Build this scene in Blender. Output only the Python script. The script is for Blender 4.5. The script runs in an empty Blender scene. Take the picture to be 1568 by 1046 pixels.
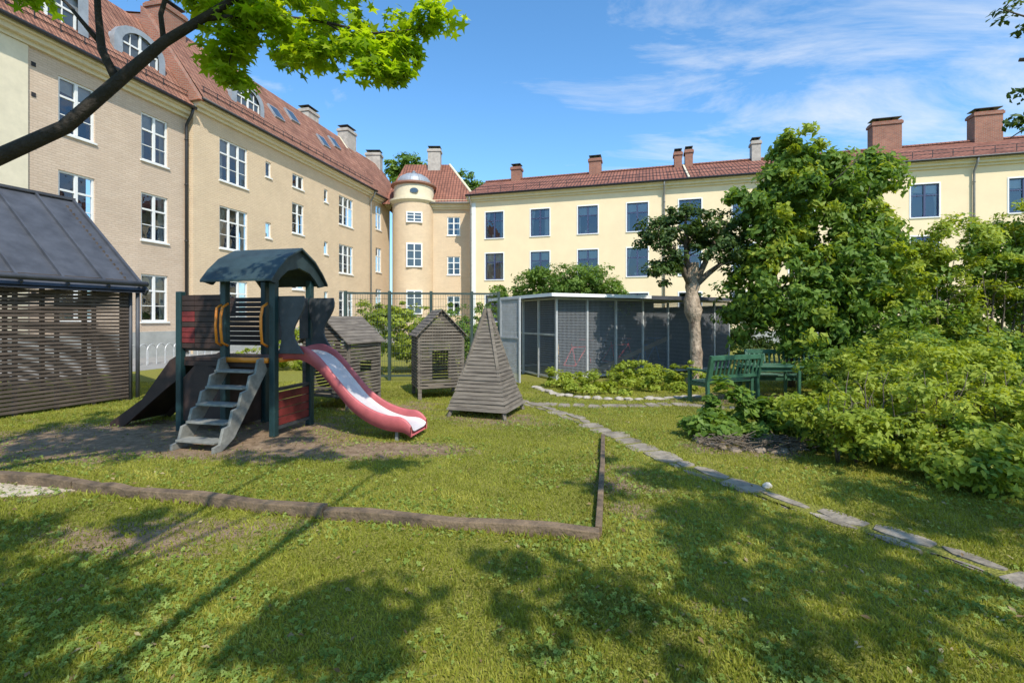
import bpy, math, random
import numpy as np
from mathutils import Vector, Matrix
random.seed(7); RNG=np.random.default_rng(7)
scene=bpy.context.scene
COL=scene.collection
# ------------------------------------------------------------------ materials
def nodes(name):
    m=bpy.data.materials.new(name); m.use_nodes=True
    nt=m.node_tree; b=nt.nodes['Principled BSDF']; return m,nt,b
def N(nt,t,**k):
    n=nt.nodes.new(t)
    for a,b in k.items():
        try: setattr(n,a,b)
        except Exception: n.inputs[a].default_value=b
    return n
def c4(c): return (c[0],c[1],c[2],1)
def pm(name,c,rough=.7,var=.25,scale=6,bump=.15,bscale=40,metal=0,c2=None,stretch=None,spec=None,bd=.01):
    m,nt,b=nodes(name); L=nt.links.new
    tc=N(nt,'ShaderNodeTexCoord'); mp=N(nt,'ShaderNodeMapping'); L(tc.outputs['Object'],mp.inputs[0])
    if stretch: mp.inputs['Scale'].default_value=stretch
    n=N(nt,'ShaderNodeTexNoise'); n.inputs['Scale'].default_value=scale; n.inputs['Detail'].default_value=6; n.inputs['Roughness'].default_value=.65
    L(mp.outputs[0],n.inputs['Vector'])
    r=N(nt,'ShaderNodeValToRGB'); L(n.outputs[0],r.inputs[0])
    a=c2 if c2 else tuple(x*(1-var) for x in c); d=tuple(min(1,x*(1+var)) for x in c)
    r.color_ramp.elements[0].position=.3; r.color_ramp.elements[1].position=.7
    r.color_ramp.elements[0].color=c4(a); r.color_ramp.elements[1].color=c4(d)
    L(r.outputs[0],b.inputs['Base Color']); b.inputs['Roughness'].default_value=rough; b.inputs['Metallic'].default_value=metal
    if spec is not None: b.inputs['Specular IOR Level'].default_value=spec
    if bump:
        n2=N(nt,'ShaderNodeTexNoise'); n2.inputs['Scale'].default_value=bscale; n2.inputs['Detail'].default_value=4
        L(mp.outputs[0],n2.inputs['Vector'])
        bu=N(nt,'ShaderNodeBump'); bu.inputs['Strength'].default_value=bump; bu.inputs['Distance'].default_value=bd
        L(n2.outputs[0],bu.inputs['Height']); L(bu.outputs[0],b.inputs['Normal'])
    return m
def brickm(name,c1,c2,mortar,bw,rh,msize=.012,bump=.5,big=.12,offset=.5,rough=.85,wave=False):
    m,nt,b=nodes(name); L=nt.links.new
    uv=N(nt,'ShaderNodeUVMap'); uv.uv_map='UVMap'
    br=N(nt,'ShaderNodeTexBrick'); br.offset=offset
    L(uv.outputs[0],br.inputs['Vector'])
    br.inputs['Color1'].default_value=c4(c1); br.inputs['Color2'].default_value=c4(c2); br.inputs['Mortar'].default_value=c4(mortar)
    br.inputs['Scale'].default_value=1; br.inputs['Brick Width'].default_value=bw; br.inputs['Row Height'].default_value=rh; br.inputs['Mortar Size'].default_value=msize
    br.inputs['Mortar Smooth'].default_value=.4
    n=N(nt,'ShaderNodeTexNoise'); n.inputs['Scale'].default_value=.6; n.inputs['Detail'].default_value=8; n.inputs['Roughness'].default_value=.7
    L(uv.outputs[0],n.inputs['Vector'])
    mr=N(nt,'ShaderNodeMapRange'); mr.inputs[1].default_value=.3; mr.inputs[2].default_value=.7; mr.inputs[3].default_value=1-big; mr.inputs[4].default_value=1+big
    L(n.outputs[0],mr.inputs[0])
    mx=N(nt,'ShaderNodeMix',data_type='RGBA',blend_type='MULTIPLY'); mx.inputs[0].default_value=1
    L(br.outputs['Color'],mx.inputs[6]); L(mr.outputs[0],mx.inputs[7]); L(mx.outputs[2],b.inputs['Base Color'])
    b.inputs['Roughness'].default_value=rough; b.inputs['Specular IOR Level'].default_value=.25
    bu=N(nt,'ShaderNodeBump'); bu.inputs['Strength'].default_value=bump; bu.inputs['Distance'].default_value=.02
    inv=N(nt,'ShaderNodeMath',operation='SUBTRACT'); inv.inputs[0].default_value=1; L(br.outputs['Fac'],inv.inputs[1])
    h=inv.outputs[0]
    if wave:
        sx=N(nt,'ShaderNodeSeparateXYZ'); L(uv.outputs[0],sx.inputs[0])
        mm=N(nt,'ShaderNodeMath',operation='MULTIPLY'); mm.inputs[1].default_value=2*math.pi/bw; L(sx.outputs[0],mm.inputs[0])
        si=N(nt,'ShaderNodeMath',operation='SINE'); L(mm.outputs[0],si.inputs[0])
        fr=N(nt,'ShaderNodeMath',operation='DIVIDE'); fr.inputs[1].default_value=rh; L(sx.outputs[1],fr.inputs[0])
        f2=N(nt,'ShaderNodeMath',operation='FRACT'); L(fr.outputs[0],f2.inputs[0])
        sb=N(nt,'ShaderNodeMath',operation='SUBTRACT'); L(si.outputs[0],sb.inputs[0]); L(f2.outputs[0],sb.inputs[1])
        h=sb.outputs[0]; bu.inputs['Distance'].default_value=.035; bu.inputs['Strength'].default_value=.8
    L(h,bu.inputs['Height']); L(bu.outputs[0],b.inputs['Normal'])
    return m
def leafm(name,dark,mid,light,trans=.35,rough=.5):
    m,nt,b=nodes(name); L=nt.links.new
    a=N(nt,'ShaderNodeAttribute'); a.attribute_name='v'
    r=N(nt,'ShaderNodeValToRGB'); e=r.color_ramp.elements
    e[0].position=0; e[0].color=c4(dark); e[1].position=1; e[1].color=c4(light); k=e.new(.5); k.color=c4(mid)
    L(a.outputs['Fac'],r.inputs[0]); L(r.outputs[0],b.inputs['Base Color']); b.inputs['Roughness'].default_value=rough
    b.inputs['Specular IOR Level'].default_value=.25
    t=N(nt,'ShaderNodeBsdfTranslucent')
    g=N(nt,'ShaderNodeMix',data_type='RGBA',blend_type='MULTIPLY'); g.inputs[0].default_value=1; g.inputs[7].default_value=(1.7,1.55,.5,1)
    L(r.outputs[0],g.inputs[6]); L(g.outputs[2],t.inputs[0])
    mx=N(nt,'ShaderNodeMixShader'); mx.inputs[0].default_value=trans
    L(b.outputs[0],mx.inputs[1]); L(t.outputs[0],mx.inputs[2]); L(mx.outputs[0],nt.nodes['Material Output'].inputs[0])
    return m
WALL_L=brickm('painted_brick',(.655,.51,.39),(.60,.455,.34),(.56,.43,.32),.26,.085,.012,.6,.09)
WALL_L2=brickm('painted_brick_b',(.72,.555,.375),(.675,.51,.345),(.63,.475,.32),.26,.085,.012,.6,.08)
WALL_R=pm('cream_render',(.83,.655,.42),.9,.05,.8,.15,30)
QUOIN=pm('cream_quoin',(.74,.65,.48),.9,.08,3,.15,30)
GREYBASE=pm('grey_plinth',(.36,.36,.335),.9,.15,2,.2,30)
CORNICE=pm('cornice_paint',(.70,.61,.43),.8,.08,3,.05)
TILE=brickm('roof_tile',(.36,.175,.115),(.26,.115,.075),(.12,.06,.045),.24,.34,.02,.8,.35,0,.85,True)
TILE_R=brickm('roof_tile_dark',(.32,.13,.085),(.235,.095,.062),(.10,.05,.04),.24,.34,.02,.8,.35,0,.85,True)
WHITE=pm('white_paint',(.80,.79,.76),.5,.05,5,.03)
BLUEF=pm('dark_blue_frame',(.045,.058,.13),.5,.1,5,.03)
DKPIPE=pm('dark_pipe',(.025,.024,.024),.45,.2,5,.05)
LTPIPE=pm('grey_pipe',(.22,.21,.19),.5,.15,5,.05)
ZINC=pm('zinc_sheet',(.36,.38,.40),.5,.2,3,.05,metal=.3)
SLATE=pm('metal_roof',(.07,.073,.085),.6,.35,2.5,.12,30,metal=.1)
CHIM=brickm('chimney_brick',(.36,.14,.085),(.27,.105,.07),(.30,.25,.2),.24,.08,.012,.5,.2)
CHIMG=pm('chimney_plaster',(.42,.37,.32),.9,.25,3,.2)
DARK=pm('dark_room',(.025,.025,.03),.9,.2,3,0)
CURT=pm('curtain',(.6,.58,.54),.9,.1,8,0)
DWOOD=pm('dark_wood',(.10,.073,.056),.8,.45,3,.3,60,stretch=(1,1,6))
GWOOD=pm('weathered_wood',(.165,.138,.110),.85,.5,3,.35,60,c2=(.075,.06,.048),stretch=(1,1,9))
TIMB=pm('timber_edge',(.17,.115,.068),.9,.5,7,.7,40,c2=(.065,.045,.03),bd=.02)
PLANK=pm('pale_plank',(.45,.29,.15),.8,.2,6,.2)
GREEN=pm('green_paint',(.04,.115,.065),.45,.3,8,.08)
PGREEN=pm('post_green',(.015,.042,.045),.4,.2,8,.05)
ROOFG=pm('play_roof_slate',(.028,.048,.052),.5,.45,3,.08)
REDP=pm('faded_red',(.46,.105,.11),.5,.22,5,.06)
REDD=pm('red_board',(.17,.022,.02),.6,.5,5,.1)
BROWNB=pm('brown_board',(.045,.024,.018),.65,.4,5,.15)
ORANGE=pm('orange_paint',(.75,.24,.02),.4,.1,8,.03)
GREYP=pm('dark_grey_panel',(.05,.053,.058),.55,.3,6,.06)
STEEL=pm('steel_chute',(.60,.55,.54),.5,.12,5,.02,metal=.1)
STEPG=pm('grey_step',(.22,.215,.19),.8,.35,8,.15)
FENCE=pm('green_fence',(.04,.06,.05),.5,.15,8,.03)
GALV=pm('galvanised',(.50,.50,.50),.5,.15,8,.03,metal=.2)
MESHM=pm('mesh_wire',(.27,.28,.30),.55,.1,8,0,metal=.1)
PANEL=pm('grey_blue_board',(.085,.092,.11),.8,.25,2,.05)
STONE=pm('stone',(.30,.25,.19),.95,.35,4,.8,25,c2=(.13,.105,.075),bd=.02)
STONEB=pm('brown_stone',(.26,.20,.145),.95,.35,7,.6,30,c2=(.12,.09,.065))
STONEL=pm('pale_stone',(.42,.37,.31),.9,.25,8,.5,30,c2=(.24,.20,.155))
BARKD=pm('bark_dark',(.030,.023,.018),.9,.4,14,.7,50,bd=.02)
BARK=pm('bark_pale',(.42,.32,.23),.9,.4,7,1,22,c2=(.14,.095,.065),stretch=(1,1,.5),bd=.05)
BARKM=pm('bark_mid',(.12,.092,.066),.9,.35,10,.6,40)
ASPH=pm('pavement',(.26,.25,.235),.95,.15,2,.3,80)
SAND=pm('pale_sand',(.52,.43,.32),.95,.25,5,.5,50,bd=.02)
TYRE=pm('tyre',(.02,.02,.02),.7,.2,8,0)
BRED=pm('bike_red',(.55,.03,.03),.35,.1,8,0)
BBLU=pm('bike_blue',(.03,.18,.5),.35,.1,8,0)
DARKG=pm('dark_glass',(.05,.07,.09),.06,.3,2,0,spec=.9)
def glassm():
    m,nt,b=nodes('window_glass'); L=nt.links.new
    gl=N(nt,'ShaderNodeBsdfGlossy'); gl.inputs['Roughness'].default_value=.02; gl.inputs[0].default_value=(.85,.9,1,1)
    tr=N(nt,'ShaderNodeBsdfTransparent'); tr.inputs[0].default_value=(.8,.85,.85,1)
    fr=N(nt,'ShaderNodeFresnel'); fr.inputs[0].default_value=1.8
    n=N(nt,'ShaderNodeTexNoise'); n.inputs['Scale'].default_value=1.2; tc=N(nt,'ShaderNodeTexCoord'); L(tc.outputs['Object'],n.inputs['Vector'])
    bu=N(nt,'ShaderNodeBump'); bu.inputs['Strength'].default_value=.35; bu.inputs['Distance'].default_value=.04
    L(n.outputs[0],bu.inputs['Height']); L(bu.outputs[0],gl.inputs['Normal'])
    mx=N(nt,'ShaderNodeMixShader'); ad=N(nt,'ShaderNodeMath',operation='ADD'); ad.inputs[1].default_value=.04
    L(fr.outputs[0],ad.inputs[0]); L(ad.outputs[0],mx.inputs[0]); L(tr.outputs[0],mx.inputs[1]); L(gl.outputs[0],mx.inputs[2])
    L(mx.outputs[0],nt.nodes['Material Output'].inputs[0]); return m
GLASS=glassm()
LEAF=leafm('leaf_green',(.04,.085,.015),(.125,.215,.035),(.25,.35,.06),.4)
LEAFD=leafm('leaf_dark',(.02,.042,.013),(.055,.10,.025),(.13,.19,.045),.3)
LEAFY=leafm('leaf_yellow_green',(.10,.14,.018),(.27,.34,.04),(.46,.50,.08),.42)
LEAFB=leafm('leaf_bright_maple',(.10,.19,.01),(.24,.38,.018),(.42,.52,.03),.6)
GRASS=leafm('grass_blade',(.12,.135,.018),(.29,.31,.04),(.50,.46,.11),.38,.6)
WEED=leafm('weed_leaf',(.10,.15,.025),(.21,.29,.05),(.36,.43,.12),.35,.55)
DRY=leafm('dry_leaf',(.16,.10,.04),(.28,.19,.10),(.42,.34,.18),.2,.7)
# ------------------------------------------------------------------ builder
def empty(name,loc=(0,0,0)):
    e=bpy.data.objects.new(name,None); e.empty_display_size=.3; COL.objects.link(e); e.location=loc; return e
def parent(o,p):
    o.parent=p; o.matrix_parent_inverse=Matrix.Translation(-Vector(p.location))
def frame(P0,d,z=0):
    d=Vector(d).normalized()
    return Matrix(((d[0],-d[1],0,P0[0]),(d[1],d[0],0,P0[1]),(0,0,1,z),(0,0,0,1)))
def rotz(loc,a): return Matrix.Translation(Vector(loc))@Matrix.Rotation(a,4,'Z')
class MB:
    def __init__(s,M=None): s.M=M or Matrix(); s.v=[];s.f=[];s.uv=[];s.mi=[]
    def add(s,vs,fs,mat=0,uvs=None):
        o=len(s.v)
        for i,p in enumerate(vs):
            s.v.append(tuple(s.M@Vector(p))); s.uv.append(uvs[i] if uvs else (p[0]+p[1],p[2]))
        for f in fs: s.f.append(tuple(o+i for i in f)); s.mi.append(mat)
    def box(s,x0,x1,y0,y1,z0,z1,mat=0):
        s.add([(x0,y0,z0),(x1,y0,z0),(x1,y1,z0),(x0,y1,z0),(x0,y0,z1),(x1,y0,z1),(x1,y1,z1),(x0,y1,z1)],
          [(0,3,2,1),(4,5,6,7),(0,1,5,4),(1,2,6,5),(2,3,7,6),(3,0,4,7)],mat)
    def beam(s,a,b,w,h,mat=0,up=(0,0,1)):
        a=Vector(a);b=Vector(b);d=(b-a).normalized();u=Vector(up)
        if abs(d.dot(u))>.98: u=Vector((0,1,0))
        r=d.cross(u).normalized(); u=r.cross(d)
        vs=[]
        for p in (a,b):
            for i,j in ((-1,-1),(1,-1),(1,1),(-1,1)): vs.append(p+r*(i*w/2)+u*(j*h/2))
        s.add(vs,[(0,1,2,3),(7,6,5,4),(0,4,5,1),(1,5,6,2),(2,6,7,3),(3,7,4,0)],mat)
    def tube(s,pts,rad,n=8,mat=0,cap=True):
        pts=[Vector(p) for p in pts]
        if not hasattr(rad,'__len__'): rad=[rad]*len(pts)
        vs=[];prev=None
        for i,p in enumerate(pts):
            d=(pts[min(i+1,len(pts)-1)]-pts[max(i-1,0)]).normalized()
            if prev is None: u=Vector((0,0,1)) if abs(d.z)<.9 else Vector((1,0,0))
            else: u=prev
            r=d.cross(u).normalized(); u=r.cross(d).normalized(); prev=u
            for k in range(n):
                a=2*math.pi*k/n; vs.append(p+(r*math.cos(a)+u*math.sin(a))*rad[i])
        fs=[]
        for i in range(len(pts)-1):
            for k in range(n):
                fs.append((i*n+k,i*n+(k+1)%n,(i+1)*n+(k+1)%n,(i+1)*n+k))
        if cap: fs.append(tuple(range(n))[::-1]); fs.append(tuple((len(pts)-1)*n+k for k in range(n)))
        s.add(vs,fs,mat)
    def prism(s,poly,axis,a,b,mat=0):
        def mk(p,t):
            return {'x':(t,p[0],p[1]),'y':(p[0],t,p[1]),'z':(p[0],p[1],t)}[axis]
        n=len(poly); vs=[mk(p,a) for p in poly]+[mk(p,b) for p in poly]
        fs=[tuple(range(n)),tuple(range(2*n-1,n-1,-1))]+[(i,(i+1)%n+0,(i+1)%n+n,i+n)[::-1] for i in range(n)]
        s.add(vs,fs,mat)
    def fin(s,name,mats,par=None,smooth=False,bevel=0):
        if not s.v: return None
        me=bpy.data.meshes.new(name); me.from_pydata(s.v,[],s.f)
        uvl=me.uv_layers.new(name='UVMap'); li=np.zeros(len(me.loops),dtype=np.int32); me.loops.foreach_get('vertex_index',li)
        uvl.data.foreach_set('uv',np.array(s.uv,dtype=np.float32)[li].ravel())
        if not isinstance(mats,(list,tuple)): mats=[mats]
        for m in mats: me.materials.append(m)
        me.polygons.foreach_set('material_index',s.mi)
        if smooth: me.polygons.foreach_set('use_smooth',[True]*len(me.polygons))
        me.update(); o=bpy.data.objects.new(name,me); COL.objects.link(o)
        if par is not None: parent(o,par)
        if bevel:
            b=o.modifiers.new('bevel','BEVEL'); b.width=bevel; b.segments=2; b.limit_method='ANGLE'
        return o
# ------------------------------------------------------------------ numpy scatter
def scatter(name,tv,tf,pos,R,sc,v,mat,par=None):
    tv=np.array(tv,dtype=np.float32); n=len(pos); k=len(tv)
    P=np.einsum('nij,kj->nki',R,tv)*sc[:,None,None]+pos[:,None,:]
    fl=np.concatenate([np.array(f) for f in tf]); lens=np.array([len(f) for f in tf])
    loops=(np.arange(n)[:,None]*k+fl[None,:]).ravel().astype(np.int32)
    alll=np.tile(lens,n); starts=np.concatenate([[0],np.cumsum(alll)[:-1]]).astype(np.int32)
    me=bpy.data.meshes.new(name); me.vertices.add(n*k); me.vertices.foreach_set('co',P.astype(np.float32).ravel())
    me.loops.add(len(loops)); me.loops.foreach_set('vertex_index',loops)
    me.polygons.add(len(alll)); me.polygons.foreach_set('loop_start',starts)
    try: me.polygons.foreach_set('loop_total',alll.astype(np.int32))
    except Exception: pass
    me.update(calc_edges=True)
    at=me.attributes.new('v','FLOAT','POINT'); at.data.foreach_set('value',np.repeat(np.clip(v,0,1),k).astype(np.float32))
    me.materials.append(mat); o=bpy.data.objects.new(name,me); COL.objects.link(o)
    if par is not None: parent(o,par)
    return o
def rots(nrm,spin):
    nrm=nrm/np.linalg.norm(nrm,axis=1,keepdims=True)
    a=np.where(np.abs(nrm[:,2:3])<.9,np.array([[0,0,1.]]),np.array([[1.,0,0]]))
    t=np.cross(a,nrm); t/=np.linalg.norm(t,axis=1,keepdims=True); b=np.cross(nrm,t)
    c=np.cos(spin)[:,None]; s=np.sin(spin)[:,None]
    x=t*c+b*s; y=-t*s+b*c
    return np.stack([x,y,nrm],axis=2)
RH=([(0,-.5,0),(.27,-.05,.07),(0,.55,-.04),(-.27,-.05,.07)],[(0,1,2),(0,2,3)])
def sprig():
    v=[];f=[]
    for a,ox,oy in ((0,0,.35),(1.3,.25,.05),(-1.3,-.25,.05),(0.5,.1,-.35),(-.7,-.12,-.4)):
        o=len(v)
        for p in RH[0]:
            x,y=p[0]*.75,p[1]*.75; v.append((x*math.cos(a)+y*math.sin(a)+ox,-x*math.sin(a)+y*math.cos(a)+oy,p[2]-.12*abs(a)))
        f+= [(o,o+1,o+2),(o,o+2,o+3)]
    return v,f
SPR=sprig()
def maple():
    v=[(0,0,0)];
    rad=[.5,.22,.55,.28,.62,.28,.55,.22,.5,.12]
    for i,r in enumerate(rad):
        a=math.radians(-40+ i*(260/8)) if i<9 else math.radians(-90)
        v.append((r*math.cos(a),r*math.sin(a),-.12*r))
    f=[(0,i,i+1) for i in range(1,10)]+[(0,10,1)]
    return v,f
MAP=maple()
def foliage(name,blobs,n,size,mat,seed=0,tmpl=RH,par=None,clr=.16,inner=.5,drop=.0,cov=.75,up=.6,rough=.22,per=30):
    r=np.random.default_rng(seed); B=np.array(blobs,dtype=float)
    w=(B[:,3]*B[:,4]+B[:,4]*B[:,5]+B[:,3]*B[:,5]); w/=w.sum()
    nl=max(len(B)*6,8); li=r.choice(len(B),nl,p=w)
    ld=r.normal(size=(nl,3)); ld/=np.linalg.norm(ld,axis=1,keepdims=True)
    lc=B[li,:3]+ld*B[li,3:6]*(.62+rough*2*r.random(nl)[:,None]); lr=B[li,3:6]*(.25+.28*r.random(nl))[:,None]
    nc=max(8,int(n/per)); use=r.random(nc)<.55
    bi=r.choice(len(B),nc,p=w); lj=r.integers(0,nl,nc)
    d=r.normal(size=(nc,3)); d/=np.linalg.norm(d,axis=1,keepdims=True)
    rad=inner+(1.02-inner)*r.random(nc)**.6
    rad*=1+.2*np.sin(d[:,0]*5+bi)*np.cos(d[:,1]*6+bi*2)+.12*np.sin(d[:,2]*9+bi)
    C=np.where(use[:,None],lc[lj]+d*rad[:,None]*lr[lj],B[bi,:3]+d*(rad*.92)[:,None]*B[bi,3:6])
    cv0=np.where(use,(lj*7919%97)/97.,(bi*31%17)/17.)
    keep=(C[:,2]>.05)&(r.random(nc)<cov); C=C[keep]; d=d[keep]; cv0=cv0[keep]; nc=len(C)
    cv=.5*r.random(nc)+.5*cv0; cs=clr*(.6+.9*r.random(nc))
    ci=r.integers(0,nc,n)
    off=r.normal(size=(n,3)); off/=np.linalg.norm(off,axis=1,keepdims=True); off*=(r.random(n)**.5)[:,None]
    off[:,2]*=.6
    P=C[ci]+off*cs[ci][:,None]; P[:,2]-=drop*np.abs(off[:,0])*cs[ci]
    P[:,2]=np.maximum(P[:,2],.02)
    nr=off*.6+d[ci]*.5+np.array([0,0,up])+r.normal(size=(n,3))*.45
    R=rots(nr,r.random(n)*6.28)
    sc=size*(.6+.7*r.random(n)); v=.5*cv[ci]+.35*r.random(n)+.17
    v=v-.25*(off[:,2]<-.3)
    return scatter(name,tmpl[0],tmpl[1],P,R,sc,v,mat,par)
def limbs(mb,base,targets,r0,seed,n=9,split=.45):
    rr=random.Random(seed); base=Vector(base)
    for t in targets:
        t=Vector(t); pts=[];rad=[]
        m=base.lerp(t,.5)+Vector((rr.uniform(-.15,.15),rr.uniform(-.15,.15),rr.uniform(0,.2)))*(t-base).length*.5
        for i in range(7):
            u=i/6; p=base*(1-u)**2+m*2*u*(1-u)+t*u*u
            p+=Vector((rr.uniform(-1,1),rr.uniform(-1,1),0))*.02; pts.append(p); rad.append(r0*(1-.85*u))
        mb.tube(pts,rad,7)
        for k in range(3):
            u=rr.uniform(.35,.9); i=int(u*6); p=pts[i]; q=p+Vector((rr.uniform(-1,1),rr.uniform(-1,1),rr.uniform(.1,.9)))*(t-base).length*.3
            mb.tube([p,p.lerp(q,.5)+Vector((0,0,.05)),q],[rad[i]*.6,rad[i]*.4,rad[i]*.15],5)
# ------------------------------------------------------------------ ground
def fnoise(x,y):
    return (np.sin(x*1.3+np.sin(y*1.7)*1.3)+np.sin(y*2.1+x*.7+1.3)+.6*np.sin(x*4.1-y*3.3+np.sin(x*2.2))+.5*np.sin(x*7.3+y*6.1+2*np.sin(y*3)))/3.1
def g(x,y,cx,cy,rx,ry): return np.exp(-(((x-cx)/rx)**2+((y-cy)/ry)**2)**1.5)
def dirt(x,y):
    d=1.15*g(x,y,-4.3,6.5,2.3,1.15)+.9*g(x,y,-1.2,5.75,.8,.35)+.55*g(x,y,-5.9,5.8,1.8,1.0)+.55*g(x,y,-2.5,3.45,.9,.35)+.7*g(x,y,-5.3,4.4,1.2,.35)+.4*g(x,y,-2.6,5.6,1.2,.4)
    d+=.5*g(x,y,-.4,7.4,1.0,.6)+.4*g(x,y,-2.2,8.6,1.6,.8)+.7*g(x,y,5,9.3,2.2,.9)+.8*g(x,y,3.0,5.9,.9,.6)+.3*g(x,y,-.6,3.7,1.6,.25)
    d+=.3*g(x,y,1.0,4.6,.35,1.6)
    return np.clip(d+.26*fnoise(x*1.2,y*1.2)+.20*fnoise(x*5,y*5)+.1*fnoise(x*13+2,y*13)-.13,0,1)
xs=np.unique(np.concatenate([np.linspace(-11,11,260),np.array([-400,-200,-100,-60,-40,-30,-24,-18,-14,14,18,24,30,40,60,100,200,400])]))
ys=np.unique(np.concatenate([np.linspace(0,14,180),np.array([-300,-100,-50,-25,-12,-6,-3,-1.5,16,18,22,27,34,45,60,100,200,500])]))
X,Y=np.meshgrid(xs,ys); nx,ny=len(xs),len(ys)
V=np.stack([X.ravel(),Y.ravel(),np.zeros(X.size)],1)
I=(np.arange(ny-1)[:,None]*nx+np.arange(nx-1)[None,:]).ravel()
F=np.stack([I,I+1,I+1+nx,I+nx],1)
me=bpy.data.meshes.new('ground'); me.from_pydata(V.tolist(),[],F.tolist())
me.attributes.new('dirt','FLOAT','POINT').data.foreach_set('value',dirt(V[:,0],V[:,1]).astype(np.float32))
gm,nt,b=nodes('lawn_soil'); L=nt.links.new
at=N(nt,'ShaderNodeAttribute'); at.attribute_name='dirt'; tc=N(nt,'ShaderNodeTexCoord')
n1=N(nt,'ShaderNodeTexNoise'); n1.inputs['Scale'].default_value=9; n1.inputs['Detail'].default_value=8; n1.inputs['Roughness'].default_value=.75; L(tc.outputs['Object'],n1.inputs['Vector'])
n2=N(nt,'ShaderNodeTexNoise'); n2.inputs['Scale'].default_value=60; n2.inputs['Detail'].default_value=5; L(tc.outputs['Object'],n2.inputs['Vector'])
gr=N(nt,'ShaderNodeValToRGB'); gr.color_ramp.elements[0].color=(.11,.115,.022,1); gr.color_ramp.elements[1].color=(.34,.32,.07,1); gr.color_ramp.elements[0].position=.3; gr.color_ramp.elements[1].position=.7; L(n2.outputs[0],gr.inputs[0])
dr=N(nt,'ShaderNodeValToRGB'); dr.color_ramp.elements[0].color=(.14,.09,.052,1); dr.color_ramp.elements[1].color=(.40,.285,.19,1); dr.color_ramp.elements[0].position=.32; dr.color_ramp.elements[1].position=.7; L(n1.outputs[0],dr.inputs[0])
ad=N(nt,'ShaderNodeMath',operation='MULTIPLY_ADD'); L(n1.outputs[0],ad.inputs[0]); ad.inputs[1].default_value=1.1; L(at.outputs['Fac'],ad.inputs[2])
st=N(nt,'ShaderNodeMapRange'); st.inputs[1].default_value=.66; st.inputs[2].default_value=.95; L(ad.outputs[0],st.inputs[0])
mx=N(nt,'ShaderNodeMix',data_type='RGBA'); L(st.outputs[0],mx.inputs[0]); L(gr.outputs[0],mx.inputs[6]); L(dr.outputs[0],mx.inputs[7]); L(mx.outputs[2],b.inputs['Base Color'])
b.inputs['Roughness'].default_value=.95; b.inputs['Specular IOR Level'].default_value=.1
bu=N(nt,'ShaderNodeBump'); bu.inputs['Strength'].default_value=.8; bu.inputs['Distance'].default_value=.03; L(n2.outputs[0],bu.inputs['Height']); L(bu.outputs[0],b.inputs['Normal'])
me.materials.append(gm); o=bpy.data.objects.new('ground',me); COL.objects.link(o)
mb=MB(frame((-19.2+.22*8,8),(.22,1))); mb.box(0,31,-4.6,-.02,-.02,.006); mb.fin('courtyard_pavement',ASPH)
def inpath(x,y,poly,w):
    m=np.zeros(len(x),bool)
    for (a,b2),(c,d) in zip(poly[:-1],poly[1:]):
        vx,vy=c-a,d-b2; t=np.clip(((x-a)*vx+(y-b2)*vy)/(vx*vx+vy*vy),0,1)
        m|=((x-a-t*vx)**2+(y-b2-t*vy)**2)<w*w
    return m
PATH=[(3.45,1.7),(3.11,2.86),(2.87,3.36),(2.58,3.74),(2.29,4.38),(1.84,5.17),(1.5,6.13),(1.0,7.53),(.35,8.75),(-.1,9.8)]
PATH2=[(.45,8.75),(1.6,8.55),(3.1,8.7),(4.2,8.3)]
def resample(poly,n=60):
    P=np.array(poly); d=np.concatenate([[0],np.cumsum(np.hypot(*np.diff(P,axis=0).T))]); t=np.linspace(0,d[-1],n)
    return np.stack([np.interp(t,d,P[:,0]),np.interp(t,d,P[:,1])],1),d[-1]
def flag(mb,poly,w,seed):
    rr=random.Random(seed); Q,Lt=resample(poly,200)
    k=np.ones(9)/9; Qs=Q.copy(); Qs[4:-4,0]=np.convolve(Q[:,0],k,'valid'); Qs[4:-4,1]=np.convolve(Q[:,1],k,'valid'); Q=Qs
    def at_(s):
        i=min(max(s/Lt*199,0),198.99); j=int(i); f=i-j; p=Q[j]*(1-f)+Q[j+1]*f; d=Q[j+1]-Q[j]; d/=np.hypot(*d); return p,d
    s=0
    while s<Lt-.1:
        l=rr.uniform(.2,.48); split=rr.random()<.4; ww=w*rr.uniform(.72,1.15); off=rr.uniform(-.05,.05)
        skew0,skew1=rr.uniform(-.04,.04),rr.uniform(-.04,.04)
        parts=[(-ww,ww)] if not split else [(-ww,rr.uniform(-.03,.04)),(rr.uniform(.05,.08),ww)]
        for (a,b_) in parts:
            sh=rr.uniform(0,.04); cs=[]
            m=5
            for i in range(m): t=i/(m-1); cs.append((s+.014+sh+(l-.028-sh)*t,a+rr.uniform(-.025,.015)*(1 if 0<i<m-1 else 0)+(.03 if i in(0,m-1) else 0)))
            for i in range(m): t=1-i/(m-1); cs.append((s+.014+sh+(l-.028-sh)*t+ (skew1 if t==1 else skew0*.5 if t==0 else 0),b_+rr.uniform(-.015,.025)*(1 if 0<i<m-1 else 0)-(.03 if i in(0,m-1) else 0)))
            pl=[]
            for u,v_ in cs:
                p,d=at_(u); pl.append((p[0]-d[1]*(v_+off),p[1]+d[0]*(v_+off)))
            h=rr.uniform(.006,.015); mb.prism(pl[::-1],'z',-.03,h)
        s+=l
mb=MB(); flag(mb,PATH,.15,3); flag(mb,PATH2,.15,5); mb.fin('flagstone_path',STONE,bevel=.005)
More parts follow.
